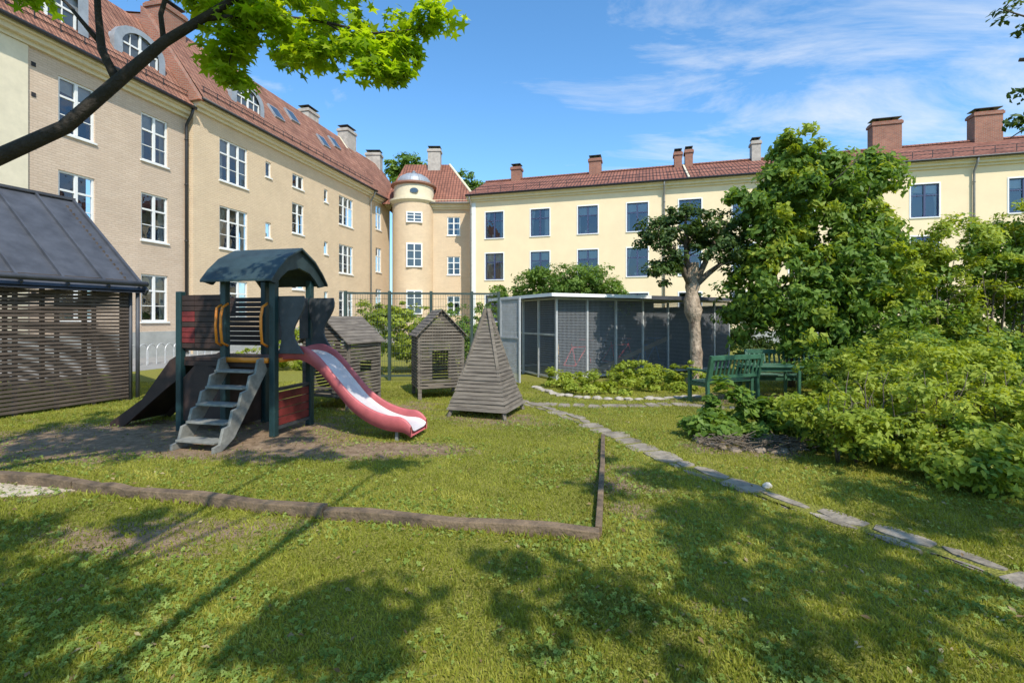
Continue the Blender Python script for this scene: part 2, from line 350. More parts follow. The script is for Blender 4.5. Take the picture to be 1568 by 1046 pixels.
def rocks(name,lst,mat,seed):
    rr=np.random.default_rng(seed); mb=MB()
    for (x,y,z,sx,sy,sz) in lst:
        vs=[];n=8
        jit=1+rr.uniform(-.25,.25,(4,n))
        for j,(ph,rad) in enumerate(((-.5,.8),(.1,1),(.6,.85),(.95,.45))):
            for k in range(n):
                a=2*math.pi*k/n; vs.append((x+sx*rad*math.cos(a)*jit[j,k],y+sy*rad*math.sin(a)*jit[j,k],z+sz*ph*(1+.2*(jit[j,k]-1))))
        fs=[(j*n+k,j*n+(k+1)%n,(j+1)*n+(k+1)%n,(j+1)*n+k) for j in range(3) for k in range(n)]+[tuple(3*n+k for k in range(n))]
        mb.add(vs,fs)
    return mb.fin(name,mat,bevel=.004)
rocks('rock',[(2.42,4.46,.0,.05,.035,.045)],pm('light_rock',(.48,.44,.38),.9,.3,9,.6,30),1)
ed=[(.55,10.9),(.72,10.3),(1.0,9.7),(1.5,9.35),(2.1,9.2),(2.9,9.25),(3.5,9.5),(4.0,9.7)]
lst=[];rr=random.Random(4)
for (a,b2),(c,d) in zip(ed[:-1],ed[1:]):
    m=max(2,int(math.hypot(c-a,d-b2)/.2))
    for i in range(m):
        t=i/m; lst.append((a+(c-a)*t+rr.uniform(-.03,.03),b2+(d-b2)*t+rr.uniform(-.03,.03),.01,rr.uniform(.08,.13),rr.uniform(.06,.09),rr.uniform(.03,.06)))
rocks('garden_bed_edging',lst,STONEL,2)
lst=[]
for i in range(26):
    a=2*math.pi*i/26; rr_=rr.uniform(.92,1.05); lst.append((3.05+.62*rr_*math.cos(a),6.05+.45*rr_*math.sin(a),.0,rr.uniform(.05,.09),rr.uniform(.05,.08),rr.uniform(.03,.06)))
rocks('flower_bed_stone_ring',lst,STONEB,3)
mb=MB()
for i in range(150):
    a=rr.uniform(0,6.28); x=3.0+rr.uniform(-.6,.55); y=5.68+rr.uniform(-.12,.25); l=rr.uniform(.1,.3); mb.tube([(x,y,.03+rr.random()*.12),(x+l*math.cos(a),y+l*.5*math.sin(a),.03+rr.random()*.14)],.006,4)
mb.fin('twig_pile',BARKM)
# timber edging
mb=MB()
tp=[(-6.6,4.95),(-4.1,4.42),(-3.3,4.2),(-1.5,3.78),(.64,3.40)]
for i,(a,c) in enumerate(zip(tp[:-1],tp[1:])):
    a=Vector(a);c=Vector(c);d=(c-a).normalized(); n=6; nn=Vector((-d.y,d.x))
    vs=[];r2=random.Random(i+40)
    for j in range(n+1):
        t=j/n; p=a.lerp(c,t); p+=nn*r2.uniform(-.008,.008)
        if j==0:p+=d*.008
        if j==n:p-=d*.008
        top=.095+.010*math.sin(j*1.7+i*2)+r2.uniform(-.005,.005)-(.014 if i%2 else 0); hw=.04+r2.uniform(-.003,.003)
        vs+=[(p.x-nn.x*hw,p.y-nn.y*hw,-.03),(p.x+nn.x*hw,p.y+nn.y*hw,-.03),(p.x+nn.x*hw,p.y+nn.y*hw,top),(p.x-nn.x*hw,p.y-nn.y*hw,top-.006)]
    mb.add(vs,[(j*4+k,j*4+(k+1)%4,(j+1)*4+(k+1)%4,(j+1)*4+k) for j in range(n) for k in range(4)]+[(3,2,1,0),(n*4,n*4+1,n*4+2,n*4+3)])
mb.beam((.635,3.45,.025),(.93,4.85,.025),.05,.11); mb.beam((.935,4.86,.02),(1.2,6.2,.025),.05,.11)
mb.fin('timber_edging',TIMB,bevel=.007)
mb=MB(); mb.prism([(-7.6,5.35),(-5.2,4.83),(-4.2,4.60),(-3.9,4.45),(-4.3,4.25),(-4.8,4.15),(-5.6,4.2),(-7.4,4.5)],'z',-.02,.008); mb.fin('sand_patch',SAND)
# ------------------------------------------------------------------ grass
def grass():
    r=np.random.default_rng(11); n=500000
    y=1.3+ (r.random(n)**1.45)*10.5; x=(r.random(n)*2-1)*(y*1.2+.5)
    dm=dirt(x,y); k=r.random(n)>np.clip(dm*1.45-.12,0,.985)
    k&=~inpath(x,y,PATH,.105)&~inpath(x,y,PATH2,.10)
    k&=~((x<-4.1)&(y>4.2)&(y<4.9)&(y<5-.15*(x+6.9)))
    k&=~((np.abs(y-(3.40+(.62-x)*.2))<.04)&(x<.66))
    x=x[k];y=y[k];n=len(x)
    pn=fnoise(x*1.4+3,y*1.4); p2=fnoise(x*6,y*6)
    pos=np.stack([x,y,np.full(n,-.003)],1)
    th=r.normal(size=n)*.6; az=r.random(n)*6.283
    nr=np.stack([np.cos(az),np.sin(az),.0*az+.001],1)
    tv=[(-.10,0,0),(.10,0,0),(-.075,.55,.12),(.075,.55,.12),(0,1,.42)]
    upv=np.stack([np.sin(th)*np.cos(az+1),np.sin(th)*np.sin(az+1),np.cos(th)],1)
    z_=nr-(nr*upv).sum(1,keepdims=True)*upv; z_/=np.linalg.norm(z_,axis=1,keepdims=True); x_=np.cross(upv,z_)
    R=np.stack([x_,upv,z_],2)
    far=np.clip((y-2)/8,0,1)
    edge=(np.abs(y-(3.40+(.62-x)*.2))<.10)&(x<.7)
    sc=(.018+.018*r.random(n)+.012*p2*(p2>0))*(1+.3*far)*(1+.9*edge*r.random(n))
    v=.45+.32*pn+.16*p2+.5*(r.random(n)-.5)
    scatter('lawn_grass',tv,[(0,1,3,2),(2,3,4)],pos,R,sc,v,GRASS)
    n=70000; y=1.4+(r.random(n)**1.6)*8; x=(r.random(n)*2-1)*(y*1.2+.4)
    w=fnoise(x*1.7+9,y*1.7)+.5*fnoise(x*5,y*5+4); k=(w+.6*r.random(n)>.34)&(dirt(x,y)<.55+.5*r.random(n))&~inpath(x,y,PATH,.13)&~inpath(x,y,PATH2,.14)
    x=x[k];y=y[k];n=len(x)
    pos=np.stack([x,y,.006+.028*r.random(n)],1); nr=np.stack([r.normal(size=n)*.55,r.normal(size=n)*.55-.15,np.ones(n)],1)
    scatter('clover_weeds',SPR[0],SPR[1],pos,rots(nr,r.random(n)*6.28),.014+.02*r.random(n)**2,.1+.8*r.random(n),WEED)
    n=3500; y=1.6+r.random(n)*7; x=(r.random(n)*2-1)*y*1.1; k=(r.random(n)<.35)|(dirt(x,y)>.4); x=x[k];y=y[k];n=len(x); pos=np.stack([x,y,.012+.015*r.random(n)],1)
    nr=np.stack([r.normal(size=n)*.4,r.normal(size=n)*.4,np.ones(n)],1)
    scatter('fallen_leaves',RH[0],RH[1],pos,rots(nr,r.random(n)*6.28),.018+.03*r.random(n),r.random(n),DRY)
grass()
# ------------------------------------------------------------------ buildings
def facade(par,M,L_,z0,z1,wins,wall,fr,tag,style='L',seed=1,plinth=None):
    rr=random.Random(seed)
    w=MB(M); S=sorted(set([0,L_]+[a for q in wins for a in q[:2]])); Z=sorted(set([z0,z1]+[a for q in wins for a in q[2:4]]))
    for a,b_ in zip(S[:-1],S[1:]):
        for c,d in zip(Z[:-1],Z[1:]):
            mx_,mz=(a+b_)/2,(c+d)/2
            if any(q[0]<mx_<q[1] and q[2]<mz<q[3] for q in wins): continue
            w.add([(a,0,c),(b_,0,c),(b_,0,d),(a,0,d)],[(0,1,2,3)])
    F_=MB(M);G=MB(M);K=MB(M);C=MB(M);SU=MB(M)
    for q in wins:
        a,b_,c,d=q[:4]; cols=q[4] if len(q)>4 else 2; R=.14
        w.add([(a,0,c),(a,R,c),(a,R,d),(a,0,d)],[(0,1,2,3)]); w.add([(b_,0,c),(b_,R,c),(b_,R,d),(b_,0,d)],[(3,2,1,0)])
        w.add([(a,0,d),(b_,0,d),(b_,R,d),(a,R,d)],[(0,1,2,3)]); w.add([(a,0,c),(b_,0,c),(b_,R,c),(a,R,c)],[(3,2,1,0)])
        SU.box(a-.05,b_+.05,-.06,.10,c-.055,c+.01)
        y0,y1=.05,.115
        if style=='R':
            for bx in ((a-.06,a+.015,c-.05,d+.06),(b_-.015,b_+.06,c-.05,d+.06)): SU.box(bx[0],bx[1],-.022,.04,bx[2],bx[3])
            SU.box(a+.016,b_-.016,-.022,.04,d-.015,d+.06)
        t=.07
        F_.box(a+.002,a+t,y0,y1,c+.012,d-.002); F_.box(b_-t,b_-.002,y0,y1,c+.012,d-.002)
        F_.box(a+t,b_-t,y0,y1,d-t,d-.003); F_.box(a+t,b_-t,y0,y1,c+.012,c+t+.01)
        W=b_-a
        for i in range(1,cols):
            x=a+W*i/cols; F_.box(x-.05,x+.05,y0-.012,y1,c+t+.01,d-t)
        if d-c>1.3:
            zt=c+(d-c)*.66
            for i in range(cols):
                x0=a+W*i/cols+(.05 if i else t); x1=a+W*(i+1)/cols-(.05 if i<cols-1 else t)
                F_.box(x0,x1,y0+.004,y1,zt-.035,zt+.035)
                if style=='L': F_.box(x0,x1,y0+.02,y1,c+(d-c)*.34-.015,c+(d-c)*.34+.015)
        G.add([(a,.095,c),(b_,.095,c),(b_,.095,d),(a,.095,d)],[(0,1,2,3)])
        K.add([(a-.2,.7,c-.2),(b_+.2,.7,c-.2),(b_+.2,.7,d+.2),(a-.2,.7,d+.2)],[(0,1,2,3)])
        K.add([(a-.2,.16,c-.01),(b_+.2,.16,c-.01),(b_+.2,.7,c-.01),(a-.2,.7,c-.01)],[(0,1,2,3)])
        if rr.random()<.8:
            cw=W*rr.uniform(.14,.36); both=rr.random()<.75
            for sgn in ((0,1) if both else (0,)):
                cc=cw*rr.uniform(.7,1.2); tie=rr.random()<.6
                m=8; H=7; vs=[]
                for jz in range(H+1):
                    tz=jz/H; wd=cc*(1 if not tie else (.42+.58*abs(tz-.35)/.65 if tz>.35 else .42+.2*(.35-tz)))
                    for i in range(m+1):
                        x=(a+wd*i/m) if sgn==0 else (b_-wd*i/m)
                        vs.append((x,.22+.025*(i%2),c+(d-c)*tz))
                C.add(vs,[(j*(m+1)+i,j*(m+1)+i+1,(j+1)*(m+1)+i+1,(j+1)*(m+1)+i) for j in range(H) for i in range(m)])
        if rr.random()<.35: C.add([(a,.2,d-(d-c)*rr.uniform(.2,.5)),(b_,.2,d-(d-c)*.3),(b_,.2,d),(a,.2,d)],[(0,1,2,3)])
        if rr.random()<.5:
            C.box(a+W*.35,a+W*.35+.16,.18,.34,c+.01,c+.3)
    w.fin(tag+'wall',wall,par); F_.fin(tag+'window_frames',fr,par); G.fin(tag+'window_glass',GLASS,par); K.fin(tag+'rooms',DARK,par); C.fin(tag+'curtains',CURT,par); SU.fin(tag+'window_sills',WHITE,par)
    if plinth: 
        p=MB(M); p.box(0,L_,-.05,.02,0,plinth); p.fin(tag+'plinth',GREYBASE,par)
def roof(par,M,x0,x1,prof,mat,name='roof'):
    m=MB(M); cum=0
    for (y0,z0),(y1,z1) in zip(prof[:-1],prof[1:]):
        l=math.hypot(y1-y0,z1-z0)
        m.add([(x0,y0,z0),(x1,y0,z0),(x1,y1,z1),(x0,y1,z1)],[(0,1,2,3)],0,[(x0,cum),(x1,cum),(x1,cum+l),(x0,cum+l)]); cum+=l
    m.fin(name,mat,par)
def eave(par,M,x0,x1,z,pipe,tag=''):
    c=MB(M); c.box(x0,x1,-.12,-.003,z-.45,z-.3); c.box(x0,x1,-.28,-.003,z-.3,z-.14); c.box(x0,x1,-.42,-.003,z-.14,z-.02); c.fin(tag+'cornice',CORNICE,par)
    p=MB(M); p.tube([(x0,-.52,z-.02),(x1,-.52,z-.02)],.075,8); p.fin(tag+'gutter',pipe,par,True)
def pipe(par,M,x,z1,mat,name='downpipe'):
    p=MB(M); p.tube([(x,-.5,z1-.05),(x,-.4,z1-.35),(x,-.13,z1-.75),(x,-.12,z1-1.1),(x,-.12,.1)],.06,8)
    for z in (2.5,5,7.5,9.5): p.tube([(x,-.12,z),(x,-.12,z+.06)],.078,8)
    p.fin(name,mat,par,True)
def chimney(par,M,x,y,z0,z1,w,d,mat,pots=2):
    c=MB(M); c.box(x-w/2,x+w/2,y-d/2,y+d/2,z0,z1-.25); c.box(x-w/2-.07,x+w/2+.07,y-d/2-.07,y+d/2+.07,z1-.25,z1-.08); c.box(x-w/2-.02,x+w/2+.02,y-d/2-.02,y+d/2+.02,z1-.08,z1)
    c.fin('chimney',mat,par)
    c=MB(M)
    for i in range(pots): 
        xx=x-w/2+w*(i+.5)/pots; c.tube([(xx,y,z1),(xx,y,z1+.18)],.1,8)
    c.box(x-w/2,x+w/2,y-d/2,y+d/2,z1+.2,z1+.24); c.fin('chimney_cap',DKPIPE,par)
def dormer(par,M,x,w,z0,z1,y0=.45,depth=2.6,arch=True):
    rad=w/2; k=z1-rad*.8 if arch else z1
    pl=[(x-rad,z0),(x+rad,z0)]
    if arch: pl+=[(x+rad*math.cos(a),k+rad*.8*math.sin(a)) for a in np.linspace(0,math.pi,11)]
    else: pl+=[(x+rad,k),(x-rad,k)]
    m=MB(M); m.prism(pl,'y',y0,y0+depth); m.fin('dormer_body',ZINC,par)
    pl2=[(x+(p[0]-x)*1.12,z0+(p[1]-z0)*1.04) for p in pl]; m=MB(M); n=len(pl)
    vs=[(p[0],y0-.12,p[1]) for p in pl2]+[(x+(p[0]-x)*.82,y0-.12,z0+(p[1]-z0)*.93) for p in pl]
    vs+= [(p[0],y0+.1,p[1]) for p in pl2]
    fs=[(i,(i+1)%n,(i+1)%n+n,i+n) for i in range(n)]+[(i,i+2*n,(i+1)%n+2*n,(i+1)%n) for i in range(n)]
    m.add(vs,fs); m.fin('dormer_rim',ZINC,par); m=MB(M)
    a,b_=x-rad*.8,x+rad*.8
    m.box(x-.045,x+.045,y0-.07,y0-.02,z0+.14,z1-.12); m.box(a,b_,y0-.066,y0-.024,z0+(z1-z0)*.62,z0+(z1-z0)*.62+.07); m.box(a,b_,y0-.066,y0-.024,z0+.05,z0+.14)
    for xx in (a+.03,b_-.03): m.box(xx-.035,xx+.035,y0-.065,y0-.022,z0+.14,z0+(z1-z0)*.66)
    for xx in (x-rad*.42,x+rad*.42): m.box(xx-.015,xx+.015,y0-.06,y0-.025,z0+.14,z1-.3)
    m.fin('dormer_window_frame',WHITE,par)
    m=MB(M); m.add([(a,y0-.02,z0),(b_,y0-.02,z0),(b_,y0-.02,z0+(z1-z0)*.75),(x,y0-.02,z1-.1),(a,y0-.02,z0+(z1-z0)*.75)],[(0,1,2,3,4)]); m.fin('dormer_glass',DARKG,par)
# ---- left building
e=empty('apartment_building',(-15,20,0))
d1=(.22,1); Y0=7.0; M1=frame((-19.2+.22*Y0,Y0),d1); ss=lambda Y,Y0_: (Y-Y0_)*1.024
L1=ss(21.05,Y0)
w=[]
for Yc in (8.3,11.1,13.95,16.77,19.6):
    s=ss(Yc,Y0)
    for z in (1.45,4.78,8.03): w.append((s-.58,s+.58,z,z+1.95,2))
facade(e,M1,L1,0,11,w,WALL_L,WHITE,'wing_',seed=3,plinth=1.05)
eave(e,M1,0,L1,10.95,DKPIPE,'wing_')
prof=lambda z:[(-.5,z),(2.6,z+4.35),(6,z+5),(11,z)]
roof(e,M1,0,L1,prof(10.93),TILE,'wing_roof')
pipe(e,M1,L1-.12,10.95,DKPIPE)
dormer(e,M1,ss(19.3,Y0),1.9,11.35,13.35); dormer(e,M1,ss(16.0,Y0),2.3,11.35,13.2,.3,2.6,False)
q=MB(M1); q.box(ss(15.0,Y0)-.5,ss(15.0,Y0)+.35,-.05,.01,1.05,10.49); q.fin('quoin_strip',QUOIN,e)
q=MB(M1); 
for Yc in (15.45,):
    for z in (2.4,4.1,5.5,7.2,8.9,9.9): q.box(ss(Yc,Y0),ss(Yc,Y0)+.12,-.02,.01,z,z+.14)
q.fin('wall_vents',DARK,e)
def snow(M_,L_,zb):
    sn=MB(M_)
    for zoff in (0,.18): sn.tube([(0.3,-.15,zb+zoff),(L_,-.15,zb+zoff)],.018,5)
    for i in range(int((L_-.4)/.75)): x=.4+i*.75; sn.tube([(x,-.15,zb-.15),(x,-.15,zb+.2)],.018,5)
    sn.fin('snow_guard',DKPIPE,e)
snow(M1,L1,11.5)
Y2=21.05; M2=frame((-18.9+.22*Y2,Y2),d1); L2=ss(36.4,Y2)
w=[]
def add(Yc,wd,z0,z1,c): s=ss(Yc,Y2); w.append((s-wd/2,s+wd/2,z0,z1,c))
for z in (1.6,4.95,8.2): add(23.3,1.75,z,z+(1.85 if z<2 else 2.05),3)
for z in (2.7,5.95,9.25): add(25.6,.42,z,z+.85,1)
add(28.0,1.0,9.3,10.1,2); add(28.0,1.05,6.6,8.4,2); add(28.0,1.05,3.3,5.1,2)
for z in (2.5,5.75,9.15): add(30.7,.42,z,z+.85,1)
for z in (1.5,4.7,8.05): add(33.0,1.75,z,z+2.0,3)
facade(e,M2,L2,0,11.4,w,WALL_L2,WHITE,'main_',seed=5,plinth=1.05)
q=MB(M2); q.add([(0,0,0),(0,3,0),(0,3,11.4),(0,0,11.4)],[(0,1,2,3)]); q.fin('return_wall',WALL_L2,e)
eave(e,M2,0,L2,11.4,DKPIPE,'main_'); roof(e,M2,.14,L2,prof(11.38),TILE,'main_roof')
for xx in (0,L2-.1):
    q=MB(M2); q.prism([(-.5,11.3),(2.6,15.75),(2.75,15.9),(2.75,15.5),(6,16.1),(6,11)],'x',xx-.15,xx+.13); q.fin('parapet',CHIM if xx==0 else CORNICE,e)
dormer(e,M2,ss(24.6,Y2),2.0,11.8,13.75); 
for Yc,y_ in ((27.5,1.1),(29.5,1.6),(32,1.1),(34,1.6)):
    s=ss(Yc,Y2); zz=11.38+(y_+.5)*1.403; q=MB(M2); q.M=M2@Matrix.Translation((s,y_,zz+.07))@Matrix.Rotation(math.atan(1.403),4,'X'); q.box(-.4,.4,-.5,.5,-.08,.06); q.fin('skylight_frame',ZINC,e)
    q2=MB(q.M); q2.box(-.33,.33,-.43,.43,.061,.07); q2.fin('skylight_glass',DARKG,e)
pipe(e,M2,L2-.25,11.4,LTPIPE)
for Yc,yy,z,mt in ((22.0,2.6,16.4,CHIM),(36.0,5.2,17.9,CHIMG),(38.0,3.1,17.0,CHIMG)): chimney(e,M2,ss(Yc,Y2),yy,12,z,1.3,.9,mt)
snow(M2,L2,11.95)
Y3=36.4; M3=frame((-19.1+.22*Y3,Y3),d1); L3=ss(39.8,Y3)
w=[];s=ss(37.9,Y3)
for z in (2.0,5.3,8.7): w.append((s-.45,s+.45,z,z+1.95,2))
facade(e,M3,L3,0,11.4,w,WALL_L2,WHITE,'corner_',seed=8,plinth=1.05); eave(e,M3,0,L3,11.3,DKPIPE,'corner_'); roof(e,M3,0,L3+3,prof(11.25),TILE,'corner_roof')
tw=MB(); cx,cy,R_=-8.05,38.6,1.72
n=40
def ring(mb,r0,r1,z0,z1,n=40):
    vs=[(cx+r0*math.cos(2*math.pi*k/n),cy+r0*math.sin(2*math.pi*k/n),z0) for k in range(n)]+[(cx+r1*math.cos(2*math.pi*k/n),cy+r1*math.sin(2*math.pi*k/n),z1) for k in range(n)]
    uv=[(2*math.pi*k/n*r0,z0) for k in range(n)]+[(2*math.pi*k/n*r1,z1) for k in range(n)]
    mb.add(vs,[(k,(k+1)%n,(k+1)%n+n,k+n) for k in range(n)],0,uv)
ring(tw,R_,R_,0,10.9); tw.fin('stair_tower_wall',WALL_L2,e,True)
cr=MB(); ring(cr,R_,R_+.22,10.75,10.95); ring(cr,R_+.22,R_+.22,10.95,11.1); ring(cr,R_+.22,R_-.1,11.1,11.12); cr.fin('stair_tower_cornice',CORNICE,e)
cr=MB(); ring(cr,R_-.1,R_-.1,11.1,12.2); cr.fin('stair_tower_drum',CORNICE,e,True)
cr=MB(); ring(cr,R_-.1,R_+.12,12.2,12.3); ring(cr,R_+.12,R_+.12,12.3,12.42); ring(cr,R_+.12,1.35,12.42,12.58); cr.fin('tower_rim',CHIM,e)
cr=MB(); 
for i in range(8):
    a0,a1=i/8*math.pi/2,(i+1)/8*math.pi/2; ring(cr,1.35*math.cos(a0),1.35*math.cos(a1)+.001,12.56+.85*math.sin(a0),12.56+.85*math.sin(a1))
for k in range(12):
    a=k*math.pi/6; cr.tube([(cx+1.36*math.cos(t)*math.cos(a),cy+1.36*math.cos(t)*math.sin(a),12.57+.86*math.sin(t)) for t in np.linspace(0,1.5,8)],.02,4)
cr.tube([(cx,cy,13.3),(cx,cy,13.55),(cx,cy,13.56),(cx,cy,13.7)],[.14,.14,.18,.03],10)
cr.fin('dome',ZINC,e)
fr=MB();gl=MB()
def towwin(mbs,ang,z0,z1,wd):
    d=Vector((math.sin(ang),-math.cos(ang))); M_=frame((cx+d.x*(R_+.02),cy+d.y*(R_+.02)),(-d.y,d.x)); f,g_=mbs
    f.M=M_; g_.M=M_; a=wd/2
    f.box(-a,-a+.1,-.05,.35,z0,z1); f.box(a-.1,a,-.05,.35,z0,z1); f.box(-a+.1,a-.1,-.05,.35,z1-.1,z1-.002); f.box(-a+.1,a-.1,-.08,.35,z0+.002,z0+.1); f.box(-.04,.04,-.045,.35,z0+.1,z1-.1)
    for k in (.35,.68): f.box(-a+.1,a-.1,-.04,.3,z0+(z1-z0)*k-.025,z0+(z1-z0)*k+.025)
    g_.box(-a+.05,a-.05,-.02,.2,z0+.05,z1-.05)
for z in (1.9,5.6,): towwin((fr,gl),.22,z,z+1.9,1.25)
towwin((fr,gl),.22,9.1,9.95,1.25)
fr.fin('tower_window_frames',WHITE,e); gl.fin('tower_window_glass',DARKG,e)
ov=MB(frame((cx+.35,cy-R_+.08),(1,0))); ov.prism([(.32*math.cos(a),11.65+.2*math.sin(a)) for a in np.linspace(0,2*math.pi,16,endpoint=False)],'y',-.04,.3); ov.fin('oval_window',DARKG,e)
M4=frame((-6.6,38.15),(1,-.02)); w=[]
for z in (1.9,5.1,8.3): w.append((1.35,2.4,z,z+1.5,2))
facade(e,M4,3.6,0,11.2,w,WALL_L2,WHITE,'link_',seed=9); eave(e,M4,0,3.5,10.85,LTPIPE,'link_')
q=MB(); zz=10.8
A=(-10.5,37.9,zz);B=(-2.6,37.7,zz);C=(-2.6,46,zz);D=(-10.5,46,zz);E=(-9.6,42.3,15.4);F2=(-5.6,42.3,15.4)
q.add([A,B,F2,E],[(0,1,2,3)],0,[(0,0),(7.9,0),(4.9,6.4),(.9,6.4)]); q.add([B,C,F2],[(0,1,2)],0,[(0,0),(8,0),(4,5.5)]); q.add([C,D,E,F2],[(0,1,2,3)],0,[(0,0),(8,0),(7,6),(3,6)]); q.add([D,A,E],[(0,1,2)],0,[(0,0),(8,0),(4,5)])
q.fin('corner_hip_roof',TILE_R,e)
rd=MB(); rd.tube([B,F2],.1,6); rd.fin('hip_flashing',CORNICE,e)
Mi=Matrix(); chimney(e,Mi,-6.9,42.0,13.5,16.6,1.1,.8,CHIMG); chimney(e,Mi,-12.6,43,14,16.6,1.3,.9,CHIMG)
# ---- right building
e2=empty('cream_apartment_building',(10,33,0)); d5=(1,-.284); P=(-3.2,36.0); M5=frame(P,d5); q5=math.hypot(1,.284)
sx=lambda Xw:(Xw+3.2)*q5
L5=sx(60); w=[]
for Xw in (-1.33,2.06,5.41,8.7,12.0,15.2,18.4,21.5,24.66,29.2,32.6,36,39.4,42.8):
    for z in (1.35,4.5,7.62): w.append((sx(Xw)-.72,sx(Xw)+.72,z,z+2.0,2))
facade(e2,M5,L5,0,10.9,w,WALL_R,BLUEF,'',style='R',seed=12,plinth=.8)
q=MB(M5); q.add([(0,0,0),(0,9,0),(0,9,10.9),(0,0,10.9)],[(0,1,2,3)]); q.fin('end_wall',WALL_R,e2)
q=MB(M5); q.box(0,.45,-.035,.0-.002,.8,10.4); q.fin('quoins',WHITE,e2)
eave(e2,M5,-.2,L5,10.9,DKPIPE); roof(e2,M5,-.3,L5,[(-.5,10.88),(4.5,13.25),(9.5,10.88)],TILE_R)
q=MB(M5); q.tube([(-.3,4.5,13.27),(L5,4.5,13.27)],.13,6); q.fin('ridge_tiles',TILE_R,e2)
sn=MB(M5)
for zoff in (0,.2): sn.tube([(0,.1,11.4+zoff),(L5,.1,11.4+zoff)],.02,5)
for i in range(60): sn.tube([(.4+i*1.0,.1,11.2),(.4+i*1.0,.1,11.6)],.02,5)
sn.fin('snow_guard',DKPIPE,e2)
pipe(e2,M5,.1,10.9,LTPIPE); pipe(e2,M5,sx(10.4),10.9,LTPIPE); pipe(e2,M5,sx(26.9),10.9,LTPIPE)
q=MB(M5); q.beam((sx(11.9),-.5,10.95),(sx(11.9),4.5,13.33),.12,.1); q.fin('roof_flashing',CORNICE,e2)
for Xw,w_,h,mt in ((-1.17,.8,14.3,CHIM),(5.15,.95,14.4,CHIM),(11.2,.55,14.3,CHIM),(11.95,.55,14.4,CHIM),(16.4,.6,14.6,CHIMG),(24.2,1.7,15.1,CHIM),(29.6,1.5,15.1,CHIM),(36,1.2,15,CHIM)):
    chimney(e2,M5,sx(Xw+1.2*.27),4.6,12.3,h,w_,.8,mt,2)
# ------------------------------------------------------------------ slatted shed (left)
e=empty('slatted_shed',(-8.5,9,0)); dS=Vector((.33,.944)); P0=Vector((-7.5,9.2))-dS*5.0; MS=frame(P0,dS)
m=MB(MS); 
for k in range(33):
    z=.06+k*.068; m.box(0,5.0,-.0,.022,z,z+.044)
    m.box(0,5,4.0,4.02,z,z+.044)
    m.box(4.978,5.0,.025,4.0,z,z+.044)
m.fin('slats',DWOOD,e)
m=MB(MS)
for i in range(10): x=.02+i*.55; m.box(x,x+.05,.024,.08,0,2.3)
for yy in (.05,1.2,2.6,3.95): m.box(4.9,4.97,yy,yy+.06,0,2.3)
m.box(0,5,.024,.1,2.27,2.35)
for i in range(6): x=2.35+i*.09; m.box(x,x+.02,.09,.11,.5,2.1)
m.fin('frame_posts',DWOOD,e)
m=MB(MS); m.box(5.01,5.05,-.03,.05,0,2.25); m.tube([(5.1,-.1,2.25),(5.1,-.1,.05)],.035,8); m.tube([(0,-.22,2.27),(5.2,-.22,2.27)],.05,8); m.fin('gutter_and_downpipe',SLATE,e,True)
m=MB(MS); sl=(4.17-2.3)/2.17
def RP(x,y,h=0): return (x,y,2.3+sl*y+h)
m.add([RP(-.1,-.18),RP(5.2,-.18),RP(5.2,2.1),RP(-.1,2.1)],[(0,1,2,3)]); m.add([RP(-.1,-.18,-.05),RP(5.2,-.18,-.05),RP(5.2,2.1,-.05),RP(-.1,2.1,-.05)],[(3,2,1,0)])
zr=2.3+sl*2.1
m.add([(-.1,2.1,zr),(5.2,2.1,zr),(5.2,4.25,2.2),(-.1,4.25,2.2)],[(0,1,2,3)])
for i in range(9):
    x=5.185-i*.62; m.beam(RP(x,-.17,.02),RP(x,2.1,.02),.035,.07)
m.beam((-.1,2.1,zr+.03),(5.22,2.1,zr+.03),.12,.05); m.beam(RP(5.2,-.2,-.03),RP(5.2,2.1,-.03),.04,.14)
m.fin('standing_seam_roof',SLATE,e)
m=MB(MS)
for i in range(18):
    z=2.35+i*.09; yw=(z-2.3)/sl; 
    if yw<2.0: m.box(4.98,5.0,yw+.02,4.1-yw,z,z+.07)
m.fin('gable_boards',DWOOD,e)
# ------------------------------------------------------------------ play tower
e=empty('playground_slide_tower',(-3.9,6.6,0)); MT=frame((-3.99,6.54),(.974,-.228)); a_=.79; b_=.75
m=MB(MT)
def post(x,y,h):
    m.box(x-.045,x+.045,y-.045,y+.045,.0,h)
for x,y in ((0,0),(a_,0),(a_,b_),(0,b_)): post(x,y,2.16)
post(-.76,0,1.98); post(-.76,b_,1.98); m.fin('posts',PGREEN,e,bevel=.012)
m=MB(MT); rz=2.60; ez=2.12; x0,x1=-.2,a_+.16
pf=[(-.22,ez),(-.10,ez+.15),(.08,ez+.32),(b_/2,rz),(b_-.08,ez+.32),(b_+.10,ez+.15),(b_+.22,ez)]
th=.035
for (y0,z0),(y1,z1) in zip(pf[:-1],pf[1:]):
    m.add([(x0,y0,z0),(x1,y0,z0),(x1,y1,z1),(x0,y1,z1),(x0,y0,z0-th),(x1,y0,z0-th),(x1,y1,z1-th),(x0,y1,z1-th)],[(0,1,2,3),(7,6,5,4),(0,4,5,1),(3,2,6,7),(1,5,6,2),(0,3,7,4)])
for xx in (x0+.05,x1-.09):
    inner=[(b_+.08,ez-.06),(b_-.02,ez+.04),(b_-.14,ez+.13),(b_/2,ez+.19),(.14,ez+.13),(.02,ez+.04),(-.08,ez-.06)]
    out=[(p[0],p[1]-.03) for p in pf]
    for i in range(6):
        j=6-i
        m.add([(xx,)+out[i],(xx,)+out[i+1],(xx,)+inner[j-1],(xx,)+inner[j],(xx+.04,)+out[i],(xx+.04,)+out[i+1],(xx+.04,)+inner[j-1],(xx+.04,)+inner[j]],[(0,1,2,3),(7,6,5,4),(0,4,5,1),(2,6,7,3)])
m.fin('roof',ROOFG,e,bevel=.006)
